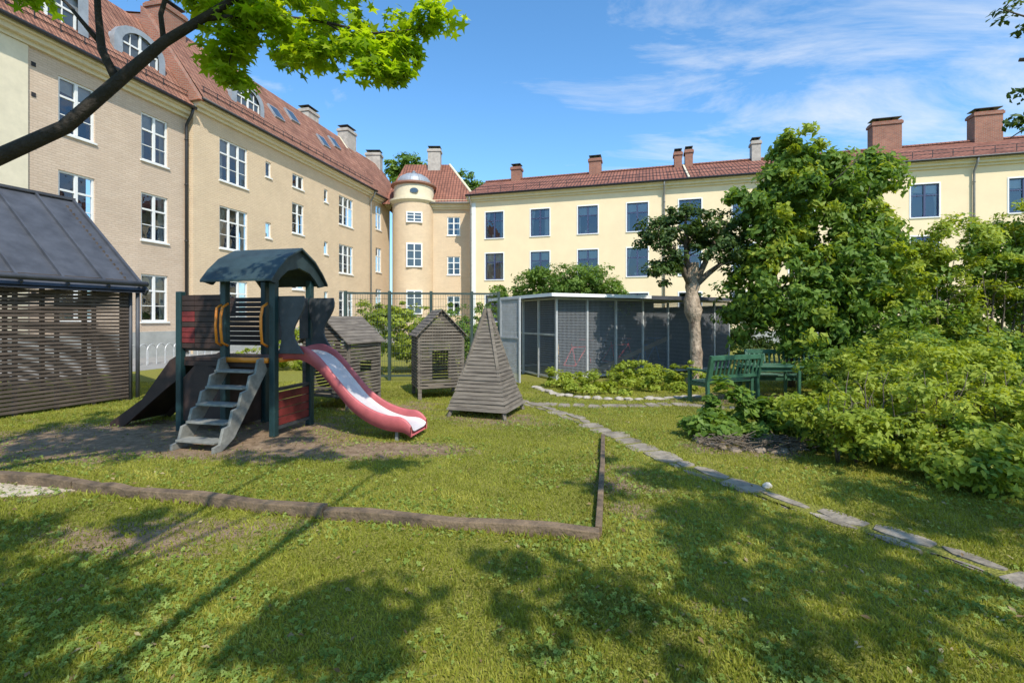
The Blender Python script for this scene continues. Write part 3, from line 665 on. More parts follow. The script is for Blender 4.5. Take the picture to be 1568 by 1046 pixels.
m=MB(MT); m.box(-.76,a_,.02,b_-.02,1.0,1.05); m.box(-.70,a_,.0,.03,.93,.995); m.fin('decks',BROWNB,e)
m=MB(MT); m.box(.05,a_-.05,-.075,-.02,1.0,1.065); m.box(a_-.02,a_+.05,.06,b_-.06,1.0,1.06)
for x in (.075,a_-.075):
    m.tube([(x,-.03,1.22),(x,-.13,1.27),(x,-.15,1.45),(x,-.15,1.62),(x,-.12,1.75),(x,-.03,1.8)],.018,8)
m.tube([(-.02,-.03,1.22),(-.02,-.12,1.27),(-.02,-.14,1.5),(-.02,-.12,1.74),(-.02,-.03,1.79)],.018,8)
m.fin('orange_trim_and_handles',ORANGE,e,True)
m=MB(MT); m2=MB(MT)
for k in range(10):
    z=1.18+k*.075; (m2 if k in (1,2,3,5,6) else m).box(-.72,-.50,-.02,.02,z,z+.066); m.box(-.495,-.05,-.02,.02,z,z+.066)
    m.box(-.72,-.05,b_-.02,b_+.02,z,z+.066)
m.box(-.71,-.06,.021,.03,1.14,1.93); m.fin('slatted_side_panels',BROWNB,e)
m2.fin('red_panel_boards',REDD,e)
m=MB(MT); m.box(-.72,.0,b_-.01,b_+.02,.06,.95); m.box(-.05,-.02,.05,b_-.05,.05,.95); m.prism([(-.72,.15),(-.05,.15),(-.05,.9),(-.5,.95),(-.72,.75)],'y',.0,.02); m.fin('under_deck_shade_panels',BROWNB,e)  # dark brown panels put below the deck to stand in for its shadow
m=MB(MT); m.add([(-.76,.03,1.0),(-.76,b_-.03,1.0),(-1.9,b_-.03,.08),(-1.9,.03,.08),(-.76,.03,.95),(-.76,b_-.03,.95),(-1.9,b_-.03,.03),(-1.9,.03,.03)],[(0,1,2,3),(7,6,5,4),(0,3,7,4),(1,5,6,2),(2,6,7,3)])
for y in (.015,b_-.015): m.prism([(-.72,1.12),(-.95,1.0),(-1.45,.42),(-2.05,.05),(-2.05,-.0),(-1.8,.0),(-1.0,.6),(-.72,.78)],'y',y-.02,y+.02)
for i in range(6): t=(i+.5)/6; m.beam((-.76-1.14*t,.05,1.01-.92*t),(-.76-1.14*t,b_-.05,1.01-.92*t),.05,.05)
m.fin('climbing_ramp',BROWNB,e)
m=MB(MT)
for k in range(4): m.box(a_-.02,a_+.02,.05,b_-.05,.14+k*.115,.14+k*.115+.1)
m.fin('lower_panel',REDD,e); m=MB(MT)
for z in (.09,.61): m.box(a_-.03,a_+.03,.046,b_-.046,z,z+.04)
m.fin('lower_panel_rails',GREYP,e)
m=MB(MT)
def hour(x0,w):
    zs=np.linspace(0,1,13); l=[];r=[]
    for t in zs:
        k=.06*math.sin(t*math.pi*2-.6)
        l.append((x0-.0+k*.6,1.12+t*.78)); r.append((x0+w-k*1.3-.04*math.sin(t*math.pi),1.12+t*.78))
    return l+r[::-1]
m.prism(hour(a_+.06,.33),'y',.03,.06); m.prism(hour(a_+.06,.33),'y',b_-.06,b_-.03)
m.box(a_-.015,a_+.015,.05,.22,1.3,1.9); m.box(a_-.015,a_+.015,b_-.22,b_-.05,1.3,1.9)
m.fin('side_panels',GREYP,e,bevel=.006)
sp=[(a_-.02,1.08),(a_+.2,1.10),(a_+.42,1.06),(a_+.62,.93),(a_+.86,.68),(a_+1.1,.44),(a_+1.36,.28),(a_+1.62,.20),(a_+1.84,.185),(a_+1.95,.13)]
def cr_(pts,n=5):
    out=[]
    for i in range(len(pts)-1):
        p0=pts[max(i-1,0)];p1=pts[i];p2=pts[i+1];p3=pts[min(i+2,len(pts)-1)]
        for k in range(n):
            t=k/n; out.append(tuple(.5*((2*p1[j])+(-p0[j]+p2[j])*t+(2*p0[j]-5*p1[j]+4*p2[j]-p3[j])*t*t+(-p0[j]+3*p1[j]-3*p2[j]+p3[j])*t**3) for j in range(len(p1))))
    out.append(pts[-1]); return out
sp=cr_(sp); c0,c1=.15,.60
m=MB(MT); n=len(sp); vs=[];
prf=[(c0,.06),(c0+.03,.015),(c0+.08,0),(c1-.08,0),(c1-.03,.015),(c1,.06)]
for x,z in sp:
    for y,h in prf: vs.append((x,y,z+h))
k=len(prf); m.add(vs,[(i*k+j,(i+1)*k+j,(i+1)*k+j+1,i*k+j+1) for i in range(n-1) for j in range(k-1)]); 
m.fin('slide_chute',STEEL,e,True)
m=MB(MT)
for y in (c0-.03,c1+.0):
    vs=[]
    for i,(x,z) in enumerate(sp):
        t=i/(n-1); hi=.12*min(1,.5+3*t)*(1 if t<.85 else 1-.5*(t-.85)/.15); lo=.055
        for (yy,zz) in ((y-.012,-lo),(y+.03,-lo),(y+.03,hi),(y+.015,hi+.02),(y-.002,hi+.02),(y-.012,hi)): vs.append((x+.0,yy,z+zz))
    k=6; fs=[(i*k+j,i*k+(j+1)%k,(i+1)*k+(j+1)%k,(i+1)*k+j) for i in range(n-1) for j in range(k)]+[tuple(range(k)),tuple((n-1)*k+j for j in range(k))[::-1]]
    m.add(vs,fs)
vs=[];
for x,z in sp: vs+=[(x,c0,z-.05),(x,c1,z-.05)]
m.add(vs,[(2*i,2*i+1,2*i+3,2*i+2) for i in range(n-1)])
m.fin('slide_sides',REDP,e,True)
m=MB(MT); 
for y in (c0+.02,c1-.05): m.box(a_+1.7,a_+1.74,y,y+.04,0,.14)
m.fin('slide_feet',STEPG,e)
m=MB(MT); sy0,sy1=-.08,-.78; sx0,sx1=.1,.68
for x in (sx0-.03,sx1):
    o_=[];u_=[]
    for i in range(6):
        t=i/5; y=sy0+(sy1-sy0)*t; z=1.02-.98*t
        o_+=[(y-.0,z+.05),(y-.09,z+.03)]; u_+=[(y+.07,z-.12)]
    pl=o_+[(sy1-.09,.0),(sy1+.03,0)]+[p for p in u_[::-1] if p[1]>.02]
    m.prism(pl,'x',x-.02,x+.02)
for i in range(5):
    t=(i+.6)/5; y=sy0+(sy1-sy0)*t; z=1.0-.98*t+.03; m.box(sx0-.008,sx1-.022,y-.11,y+.08,z-.03,z)
m.fin('stairs',STEPG,e,bevel=.005)
# ------------------------------------------------------------------ pyramid hut
def pyramid(name,loc,rot,half,z0,z1,mat):
    e=empty(name,loc); M_=rotz(loc,rot); m=MB(M_); n=27; r3=random.Random(5)
    for i in range(n):
        t0=i/n; zz0=z0+(z1-z0)*t0; hh=(z1-z0)/n*.84
        r0=half*(1-t0)*1.0+.012; r1=half*(1-(i+1)/n)+.004; j=1+r3.uniform(-.025,.025)
        vs=[(sx_*r*j+r3.uniform(-.005,.005),sy_*r*j,z+r3.uniform(-.004,.004)) for r,z in ((r0,zz0),(r1,zz0+hh)) for sx_,sy_ in ((-1,-1),(1,-1),(1,1),(-1,1))]
        m.add(vs,[(0,3,2,1),(4,5,6,7),(0,1,5,4),(1,2,6,5),(2,3,7,6),(3,0,4,7)])
    m.fin('board_cladding',mat,e)
    m=MB(M_); h=half*.97
    for sx_,sy_ in ((-1,-1),(1,-1),(1,1),(-1,1)): m.beam((sx_*h,sy_*h,0),(sx_*.02,sy_*.02,z1+.02),.05,.05)
    m.fin('corner_posts',mat,e)
pyramid('pyramid_playhouse',(-.42,7.95,0),-.32,.50,.12,1.74,GWOOD)
def hut(name,loc,rot,w,dp,zf,ze,zr,mat):
    e=empty(name,loc); M_=rotz(loc,rot); m=MB(M_)
    for x in (-w/2,w/2):
        for y in (-dp/2,dp/2): m.box(x-.035,x+.035,y-.035,y+.035,0,ze)
    m.fin('corner_posts',mat,e)
    m=MB(M_); z=zf
    while z<ze-.02:
        h=.040
        for y in (-dp/2-.05,dp/2+.03):
            if y<0 and zf+.16<z<zf+.74: m.box(-w/2,-w*.22,y,y+.02,z,z+h); m.box(w*.16,w/2,y,y+.02,z,z+h)
            else: m.box(-w/2,w/2,y,y+.02,z,z+h)
        for x in (-w/2-.05,w/2+.03):
            if x>0 and zf+.4<z<zf+.62: m.box(x,x+.02,-dp/2,-dp*.2,z,z+h); m.box(x,x+.02,dp*.2,dp/2,z,z+h)
            else: m.box(x,x+.02,-dp/2,dp/2,z,z+h)
        z+=.062
    while z<zr-.05:
        k=(zr-z)/(zr-ze)*w/2-.02
        for y in (-dp/2-.05,dp/2+.03): m.box(-k,k,y,y+.02,z,z+.045)
        z+=.062
    m.box(-w/2,w/2,-dp/2,dp/2,zf-.02,zf); m.fin('slat_walls',mat,e)
    m=MB(M_); n=9
    for sgn in (-1,1):
        for i in range(n):
            t0,t1=i/n,(i+.88)/n
            xa=sgn*(w/2+.09)*(1-t0); xb=sgn*(w/2+.09)*(1-t1); dz=(zr-ze)/(w/2); za=zr-abs(xa)*dz+.03; zb=zr-abs(xb)*dz+.045
            vs=[(xa,-dp/2-.12,za),(xa,dp/2+.12,za),(xb,dp/2+.12,zb-.02),(xb,-dp/2-.12,zb-.02)]
            vs+=[(p[0],p[1],p[2]-.022) for p in vs]
            m.add(vs,[(0,1,2,3),(7,6,5,4),(0,4,5,1),(1,5,6,2),(2,6,7,3),(3,7,4,0)])
    m.fin('board_roof',mat,e)
hut('wooden_playhouse',(-1.55,9.75,0),.35,.85,.80,.22,1.32,1.76,GWOOD)
hut('wooden_playhouse',(-3.15,8.75,0),-.35,.95,.85,.22,1.22,1.62,GWOOD)
# ------------------------------------------------------------------ fence
e=empty('garden_mesh_fence',(-2.2,12.2,0)); Pf=[(-4.25,12.0),(-3.15,12.1),(-2.1,12.2),(-1.05,12.3),(-.35,12.4)]
m=MB(); w_=MB()
for p in Pf: m.box(p[0]-.035,p[0]+.035,p[1]-.035,p[1]+.035,0,2.3)
for (a,b2),(c,d) in zip(Pf[:-1],Pf[1:]):
    for z in (2.24,.12): m.beam((a,b2,z),(c,d,z),.035,.05)
    k=int(math.hypot(c-a,d-b2)/.06)
    for i in range(1,k): t=i/k; w_.beam((a+(c-a)*t,b2+(d-b2)*t,.12),(a+(c-a)*t,b2+(d-b2)*t,2.24),.005,.005)
    for z in np.arange(.3,2.2,.2): w_.beam((a,b2,z),(c,d,z),.007,.007)
m.fin('posts_and_rails',FENCE,e); w_.fin('wires',FENCE,e)
# ------------------------------------------------------------------ mesh storage shed
e=empty('bicycle_storage_shed',(4,13.5,0)); MG=frame((1.13,12.0),(.897,.443)); LG=6.35; DG=3.3
m=MB(MG)
for x in (0,.95,1.9,2.85,3.8,4.75,5.7,LG): m.box(x-.025,x+.025,-.03,.03,0,2.13)
for z in (.05,2.08): m.box(.03,LG-.03,-.02,.02,z,z+.05)
for y in (.9,1.8,DG): m.box(-.03,.03,y-.03,y+.03,0,2.15)
for z in (.05,1.15,2.08): m.box(-.02,.02,.03,DG,z,z+.05)
m.box(.0,LG,DG-.03,DG,0.04,.1); m.fin('frame',GALV,e)
m=MB(MG); 
for i in range(int(LG/.04)):
    x=.04+i*.04; m.box(x,x+.009,-.004,.004,.1,2.08)
for i in range(50): z=.1+i*.04; m.box(.03,LG-.03,-.009,-.005,z,z+.009)
for i in range(int(DG/.06)):
    y=.04+i*.06; m.box(-.004,.004,y,y+.008,.1,2.08)
for i in range(33): z=.1+i*.06; m.box(-.009,-.005,.03,DG,z,z+.008)
m.fin('wire_mesh',MESHM,e)
m=MB(MG); m.box(.0,LG,DG,DG+.03,0,2.2); m.box(LG+.0,LG+.03,0,DG,0,2.0); m.box(1.95,1.98,.8,DG,0,2.1)
m.fin('inner_walls',PANEL,e)
m=MB(MG); m.box(-.3,LG+.45,-.32,DG+.25,2.17,2.20); m.fin('roof_deck',SLATE,e)
m=MB(MG); m.box(-.32,LG*.45,-.35,-.325,2.14,2.225); m.box(-.345,-.305,-.35,DG+.27,2.14,2.225); m.fin('roof_fascia',WHITE,e)
m=MB(MG); m.box(LG*.45,LG+.47,-.35,-.325,2.12,2.225); m.fin('roof_fascia_dark',SLATE,e)
m=MB(MG); m.beam((1.35,.25,.15),(4.3,.35,1.05),.04,.12); m.beam((.4,.5,.4),(.9,1.5,1.9),.03,.08); m.fin('leaning_plank',PLANK,e)
m=MB(MG); m.M=rotz((.18,11.3,0),2.15); 
for x in (0,.85): m.box(x-.025,x+.025,-.02,.02,.05,2.1)
for z in (.05,1.1,2.06): m.box(.025,.825,-.018,.018,z,z+.04)
for i in range(22): m.box(.03+i*.036,.040+i*.036,-.004,.004,.09,2.06)
for i in range(50): m.box(.03,.82,-.009,-.005,.1+i*.039,.110+i*.039)
m.fin('open_gate',GALV,e)
def bike(loc,rot,mat):
    e=empty('bicycle',loc); M_=rotz(loc,rot); t=MB(M_); f=MB(M_)
    for x in (-.5,.5):
        t.tube([(x+.32*math.cos(a),0,.34+.32*math.sin(a)) for a in np.linspace(0,2*math.pi,25)],.02,6,cap=False)
        for k in range(8): a=k*math.pi/4; t.tube([(x,0,.34),(x+.31*math.cos(a),0,.34+.31*math.sin(a))],.003,4)
    P_={'r':(-.5,0,.34),'f':(.5,0,.34),'b':(-.08,0,.3),'s':(-.2,0,.8),'h':(.34,0,.82)}
    for a,b3 in ('rb','bs','rs','bh','sh','hf'): f.tube([P_[a],P_[b3]],.018,6)
    f.tube([P_['h'],(.3,0,1.0)],.015,6); f.tube([(.3,-.28,1.0),(.3,.28,1.0)],.014,6); f.tube([P_['s'],(-.23,0,.92)],.014,6)
    t.prism([(-.36,-.06),(-.1,-.02),(-.1,.02),(-.36,.06)],'z',.92,.96)
    t.fin('wheels_and_saddle',TYRE,e); f.fin('frame',mat,e)
p=MG@Vector((1.0,.5,0)); bike(p,.6,BRED); p=MG@Vector((3.6,.6,0)); bike(p,.6,BBLU)
p=MG@Vector((2.7,.9,0)); bike(p,.2,BRED)
m=MB()
for i in range(6):
    x,y=-12.9+i*.16,15.4+i*.62
    for k in (0,.3): m.tube([(x+k,y,0)]+[(x+k+.22*0,y+.22-.22*math.cos(a),.45+.25*math.sin(a)) for a in np.linspace(0,math.pi,9)]+[(x+k,y+.44,0)],.018,6)
m.fin('bicycle_rack',GALV)
# ------------------------------------------------------------------ benches
def bench(loc,rot,W):
    e=empty('garden_bench',loc); M_=rotz(loc,rot); m=MB(M_)
    for x in (-W/2,W/2-.06):
        m.box(x,x+.06,-.25,-.19,0,.62); m.beam((x+.03,.24,0),(x+.03,.22,.44),.06,.06); m.beam((x+.03,.22,.44),(x+.03,.33,.92),.06,.06); m.box(x-.01,x+.07,-.28,.24,.62,.655); m.box(x+.01,x+.05,-.19,.2,.34,.40)
    m.fin('legs_and_arms',GREEN,e,bevel=.006)
    m=MB(M_)
    for k in range(6): y=-.26+k*.078; m.box(-W/2+.001,W/2-.001,y,y+.062,.405,.43)
    m.box(-W/2+.06,W/2-.06,-.235,-.205,.32,.395); m.fin('seat',GREEN,e,bevel=.004)
    m=MB(M_); m.beam((-W/2+.06,.325,.88),(W/2-.06,.325,.88),.035,.09); m.beam((-W/2+.06,.235,.52),(W/2-.06,.235,.52),.035,.06)
    k=int(W/.1)
    for i in range(1,k): x=-W/2+W*i/k; m.beam((x,.24,.53),(x,.32,.85),.04,.015)
    m.fin('backrest',GREEN,e,bevel=.004)
bench((4.05,9.0,0),math.radians(202),1.3)
bench((5.8,9.9,0),math.radians(-8),1.5)
e=empty('garden_table',(5.05,9.2,0)); m=MB(rotz((5.05,9.25,0),-.05))
for k in range(7): y=-.32+k*.092; m.box(-.5,.5,y,y+.08,.66,.69)
m.box(-.47,.47,-.27,-.24,.58,.655); m.box(-.47,.47,.22,.25,.58,.655)
for x in (-.44,.44):
    for y in (-.26,.235): m.beam((x,y,0),(x,y,.655),.05,.05)
m.fin('table',GREEN,e,bevel=.005)
# ------------------------------------------------------------------ vegetation
e=empty('tree',(4.25,11.0,0)); m=MB()
rt=random.Random(2); pts=[];rad=[]
for i in range(22):
    z=-.05+i*.14; kn=.03 if i in (6,12,13,17) else 0
    pts.append((4.26+.05*math.sin(z*2.1)+rt.uniform(-.012,.012),11+rt.uniform(-.012,.012),z)); rad.append((.20-.07*min(1,z/.6) if z<.6 else .13)+kn+rt.uniform(-.012,.012)+(.04 if 1.75<z<2.1 else 0))
m.tube(pts,rad,12)
m.fin('trunk',BARK,e,True); m=MB()
limbs(m,(4.2,11,2.3),[(3.3,10.9,3.7),(4.0,10.8,4.1),(4.9,11,3.9),(5.3,10.9,3.2),(3.6,10.6,3.3)],.09,5); m.fin('limbs',BARKM,e,True)
foliage('crown',[(3.35,10.9,3.45,.5,.5,.4),(4.05,10.9,3.8,.6,.55,.45),(4.85,11,3.7,.6,.6,.5),(5.2,10.9,3.1,.5,.5,.5),(3.5,10.8,2.95,.4,.4,.35),(4.6,10.7,3.2,.55,.5,.4),(3.4,10.6,2.6,.25,.25,.25)],11000,.10,LEAFD,21,par=e,cov=.7)
e=empty('leafy_tree',(7,11,0)); m=MB()
for bx,t in (((6.5,10.9,0),[(5.8,10.8,4),(6.4,10.8,5.4)]),((7.0,11,0),[(7.4,10.8,4.9),(8.1,11,4.6)]),((7.3,10.8,0),[(8.4,10.5,3.2),(7.2,10.3,3.2)])):
    limbs(m,bx,t,.08,int(bx[0]*10))
m.fin('stems',BARKM,e,True)
BL=[(6.3,10.9,4.35,.8,.8,.75),(7.15,10.8,3.8,.95,.9,1.0),(5.75,10.7,3.6,.6,.7,.6),(6.0,10.5,2.5,.9,.8,.9),(7.3,10.4,2.3,1.0,.8,1.0),(6.6,10.2,1.5,.8,.6,.85),(8.1,11,4.45,.6,.7,.65),(6.4,11,5.3,.35,.5,.5),(8.4,10.8,3.2,.7,.7,.8),(8.0,10.6,1.6,.9,.7,1.1),(5.4,10.9,1.9,.5,.5,.8),(5.35,10.6,4.4,.35,.45,.28),(7.3,10.8,5.05,.35,.5,.4),(8.35,10.9,5.15,.28,.4,.3),(6.9,10.9,5.6,.15,.2,.25),(6.1,10.7,5.75,.12,.2,.2)]
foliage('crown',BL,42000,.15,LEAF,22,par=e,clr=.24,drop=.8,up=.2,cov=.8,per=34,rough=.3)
foliage('painted_sunlit_leaves',[(b[0],b[1]-.15,b[2]+.1,b[3]*1.05,b[4]*1.05,b[5]*1.08) for b in BL],9000,.14,LEAFY,122,par=e,clr=.2,drop=.6,up=.3,inner=.85,cov=.5,rough=.3)  # paler yellow-green outer leaves carry sunlight on the crown in their colour
e=empty('shrub_thicket',(11,11.5,0)); m=MB()
for i in range(9):
    x=9.3+i*.5; limbs(m,(x,10.6+.2*(i%3),0),[(x-.4,10.4,2.6),(x+.4,10.8,3.2)],.035,60+i)
m.fin('stems',BARKM,e,True)
BL=[(9.4,11.3,2.7,.8,.7,.7),(10.3,11,3.2,.9,.8,.65),(11.4,10.9,3.4,.9,.8,.8),(12.6,10.9,3.8,1,.9,.8),(9.6,11,1.6,.8,.7,.7),(10.8,11.2,1.8,1.1,.8,.8),(12.2,11,2.4,1.1,.9,1.1),(13.6,10.8,3.2,1.1,1,1.3),(10,10.8,.8,1.2,.6,.6),(12,11,.8,1.4,.7,.7),(13.8,10.5,1.4,1.2,1,1.2)]
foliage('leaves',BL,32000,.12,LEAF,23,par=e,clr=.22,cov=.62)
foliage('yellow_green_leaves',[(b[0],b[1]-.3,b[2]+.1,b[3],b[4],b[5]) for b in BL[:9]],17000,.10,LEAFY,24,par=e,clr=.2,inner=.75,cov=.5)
e=empty('yellow_green_shrub',(4.8,5.3,0)); m=MB()
for i in range(12): x=3.6+i*.22; limbs(m,(x,5.2,0),[(x-.3,4.9,.8),(x+.2,5.3,1.0)],.015,90+i)
m.fin('stems',BARKM,e,True)
BL=[(3.95,5.15,.40,.6,.5,.36),(4.75,4.85,.46,.7,.6,.40),(5.75,4.8,.50,.8,.65,.46),(4.7,5.9,.66,.75,.6,.46),(5.7,6.0,.74,.85,.65,.5),(3.7,5.7,.45,.42,.4,.36),(6.8,5.2,.6,.85,.75,.5),(4.3,4.3,.28,.55,.4,.26),(5.3,4.1,.32,.7,.4,.3)]
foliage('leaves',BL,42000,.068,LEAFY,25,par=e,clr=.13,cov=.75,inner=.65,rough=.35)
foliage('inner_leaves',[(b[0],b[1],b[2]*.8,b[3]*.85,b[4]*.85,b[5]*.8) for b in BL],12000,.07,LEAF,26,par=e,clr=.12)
foliage('shrub',[(5.7,7.4,.85,.5,.5,.5),(6.3,7.7,.8,.7,.5,.55),(5.3,7.9,.5,.5,.4,.45),(7.2,7.8,.7,.9,.6,.6)],12000,.08,LEAFY,27,clr=.14)
foliage('hedge',[(6.2,9.0,.5,.7,.5,.5),(7.4,9.1,.6,.9,.6,.6),(8.8,9.2,.7,1,.6,.7),(10.2,9.2,.6,1,.6,.6)],14000,.095,LEAF,28,clr=.16)
foliage('flower_bed_plant',[(2.75,6.15,.15,.35,.25,.2),(3.2,6.2,.28,.4,.3,.28),(3.0,6.45,.35,.35,.3,.3),(3.5,6.3,.2,.35,.3,.25),(2.6,6.4,.12,.3,.25,.15)],3400,.12,LEAF,29,clr=.12,up=1)
foliage('garden_bed_plant',[(1.5,10.3,.12,.6,.6,.22),(2.5,10.1,.12,.7,.6,.24),(3.4,10.4,.16,.6,.5,.35),(2.0,11.0,.15,.8,.6,.25),(3.0,11.3,.2,.8,.6,.35),(3.9,10.5,.25,.4,.4,.5),(1.1,10.9,.15,.35,.5,.3)],11000,.08,LEAFY,31,clr=.12,up=1,inner=.2)
foliage('round_hedge',[(1.0,18.0,2.55,1.3,1,.95),(2.4,17.8,2.6,1.3,1,.8),(3.6,17.7,2.3,1,1,.8),(-.0,18.2,2.2,1.0,.9,.8),(2,18,1,2.6,1,1.2)],15000,.12,LEAF,32,clr=.2,cov=.95,rough=.12)
foliage('hedge',[(1.6,17.4,2.7,1.4,.8,.95),(3,17.3,2.7,1.3,.8,.95),(2.3,17.3,3.0,1.2,.7,.75)],15000,.1,LEAF,33,clr=.2,cov=.95,rough=.08)
foliage('garden_bush',[(-3.9,13.8,1.1,.9,.8,1.0),(-2.9,13.8,1.2,.8,.8,.9),(-2.5,14.2,.8,.8,.7,.8)],15000,.10,LEAFY,34,clr=.16)
foliage('garden_bush',[(-1.7,14.5,.95,.6,.6,.9),(-.9,14.3,.8,.5,.5,.8)],6000,.09,LEAF,35,clr=.16)
foliage('garden_bush',[(-6.6,14.5,.65,.9,.6,.75),(-5.4,14.5,.7,.8,.6,.8),(-7.6,14.8,.4,.7,.5,.45)],9000,.09,LEAFY,36,clr=.16)
BL=[(x,16.5+.3*math.sin(x*2),1.2+.3*math.sin(x*1.3),1.3,.9,1.4) for x in np.arange(7.5,24,1.6)]
foliage('hedge_row',BL,20000,.15,LEAFD,37,clr=.25)
BL=[(x,24+.3*math.sin(x*2),1.2,1.5,.9,1.3) for x in np.arange(-6,6,1.8)]
foliage('hedge_row',BL,9000,.14,LEAF,38,clr=.25)
def dtree(x,y,z,r,seed):
    e=empty('distant_tree',(x,y,0)); m=MB(); m.tube([(x,y,0),(x,y,z*.6),(x,y,z)],[.5,.35,.1],8); m.fin('trunk',BARKM,e)
    foliage('crown',[(x,y,z,r,r,r*.8),(x-r*.6,y,z-r*.5,r*.8,r*.8,r*.7),(x+r*.7,y,z-r*.4,r*.8,r*.8,r*.6)],7000,.4,LEAF,seed,par=e,clr=.6)
dtree(-13.2,60,21,2.0,40); dtree(-6,60,18.4,2.4,41); dtree(-1.5,60,17,1.8,42)
# foreground maple
e=empty('maple_tree',(-5.1,2.6,0)); m=MB()
m.tube([(-5.2,2.5,-.05),(-5.15,2.55,.5),(-5.1,2.65,1.4),(-4.9,2.9,2.05),(-4.5,3.15,2.4),(-3.9,3.35,2.64),(-3.33,3.5,3.02),(-3.02,3.6,3.41),(-2.74,3.7,3.77),(-2.4,3.8,4.08),(-1.9,3.9,4.5)],[.2,.16,.14,.12,.075,.056,.048,.044,.037,.03,.018],12)
m.tube([(-3.02,3.6,3.41),(-3.14,3.6,3.65),(-3.17,3.6,3.95),(-3.2,3.6,4.6)],[.036,.028,.022,.018],8)
m.tube([(-2.74,3.7,3.77),(-2.78,3.72,4.0),(-2.66,3.75,4.5)],[.022,.018,.012],7)
m.tube([(-2.5,3.78,4.0),(-2.1,3.9,4.12),(-1.6,4.0,4.12),(-1.2,4.05,4.05),(-.8,4.1,4.12)],[.02,.016,.012,.009,.004],7)
m.tube([(-1.6,4.0,4.12),(-1.3,4.0,3.95),(-1.1,4.0,3.75)],[.009,.007,.003],6)
m.tube([(-2.1,3.9,4.12),(-2.3,3.9,3.9),(-2.35,3.9,3.7)],[.009,.007,.003],6)
m.tube([(-3.15,3.6,3.7),(-3.4,3.6,4.0),(-3.7,3.65,4.25)],[.02,.012,.006],6)
m.tube([(-4.95,2.8,2.0),(-4.6,2.2,3.5),(-3.5,2.1,4.6),(-2,2.1,5.2)],[.11,.09,.06,.03],9)
m.tube([(-5.0,2.7,1.9),(-5.3,2.6,3.5),(-5.1,2.9,5)],[.11,.08,.04],9)
m.fin('trunk_and_limbs',BARKD,e,True)
BL=[(-2.15,4.0,4.12,.38,.3,.25),(-1.7,4.0,4.08,.38,.3,.3),(-1.35,4.05,3.95,.3,.25,.24),(-1.05,4.05,3.90,.27,.25,.22),(-.9,4.1,4.1,.25,.2,.18),(-.68,4.1,4.18,.16,.2,.1),(-2.4,3.9,3.8,.2,.2,.2),(-2.33,3.95,3.6,.1,.1,.08),(-1.2,4.0,3.7,.16,.14,.14),(-.95,4.0,3.72,.1,.1,.08),(-2.6,3.8,4.3,.3,.3,.2),(-3.85,3.7,4.22,.25,.2,.10),(-2.9,3.8,4.3,.2,.2,.1),(-1.8,4.2,4.6,.9,.5,.35)]
foliage('leaves',BL,4500,.105,LEAFB,50,tmpl=MAP,par=e,clr=.13,inner=.1,cov=1,up=1.0,per=14)
BL=[(-3.6,2.3,5.2,1.1,1.0,.5),(-2.2,2.3,5.5,1.1,1.0,.5),(-4.6,3.0,5.4,1,1,.6),(-1.2,2.2,5.6,.8,.5,.3),(-3.4,1.2,5.8,1.2,.7,.4)]
foliage('upper_leaves',BL,5200,.13,LEAFB,51,tmpl=MAP,par=e,clr=.22,inner=.1,cov=.8,up=1.0,rough=.35)
e=empty('overhanging_tree',(7.4,3.6,0)); m=MB(); m.tube([(7.4,3.6,-.05),(7.3,3.7,2),(7.1,3.9,3.5),(6.4,4.6,4.2),(5.5,5.1,4.4)],[.2,.17,.12,.05,.02],10)
m.tube([(6.4,4.6,4.2),(5.9,5.0,3.9),(5.4,5.1,3.55)],[.03,.015,.005],7); m.tube([(6.4,4.6,4.2),(5.8,5.0,4.7),(5.3,5.1,4.95)],[.03,.015,.005],7); m.tube([(7.1,3.9,3.5),(7,3.8,5),(6.5,3.7,6)],[.1,.07,.03],8); m.fin('trunk_and_limbs',BARKM,e,True)
foliage('leaves',[(5.5,5.1,4.85,.28,.3,.14),(5.5,5.1,4.2,.14,.2,.2),(5.5,5.1,3.65,.28,.3,.12),(6.2,5,4.4,.5,.4,.6),(7,4,5.5,1.2,1,.7)],3400,.07,LEAFD,52,par=e,clr=.13,cov=.85,inner=.2)
def shade(x,y,blobs,n,seed):
    e=empty('garden_tree',(x,y,0)); m=MB(); m.tube([(x,y,-.05),(x+.05,y,1.5),(x,y+.1,3),(x+.1,y,4.5)],[.22,.18,.15,.08],10)
    limbs(m,(x,y,3),[(b[0],b[1],b[2]) for b in blobs],.08,seed); m.fin('trunk_and_limbs',BARKM,e,True)
    foliage('crown',blobs,n,.15,LEAF,seed,par=e,clr=.2,inner=.1,cov=.9,rough=.5,per=24)
shade(4.6,-2.6,[(3.4,.3,5.2,.55,.55,.3),(4.1,-1.2,5.2,.9,.6,.3),(2.7,-1.8,5.2,.8,.4,.3),(5.4,-.4,5.2,.9,.5,.4),(6.6,-.6,5.6,1.0,.8,.5),(5.0,-2.2,5.4,1.0,.4,.4),(3.3,-.8,5.3,.4,.3,.2)],5200,70)
shade(-1.6,-3.4,[(1.0,-1.9,5.2,.7,.35,.3),(-.7,-1.7,5.2,.7,.4,.3),(-2.1,-.9,5.2,.8,.5,.3),(-3.4,-1.6,5.4,.9,.6,.3),(-1.5,-2.6,5.3,1.2,.3,.3),(.5,.7,5.4,.5,.25,.2),(-.6,.9,5.4,.6,.3,.2)],4000,71)
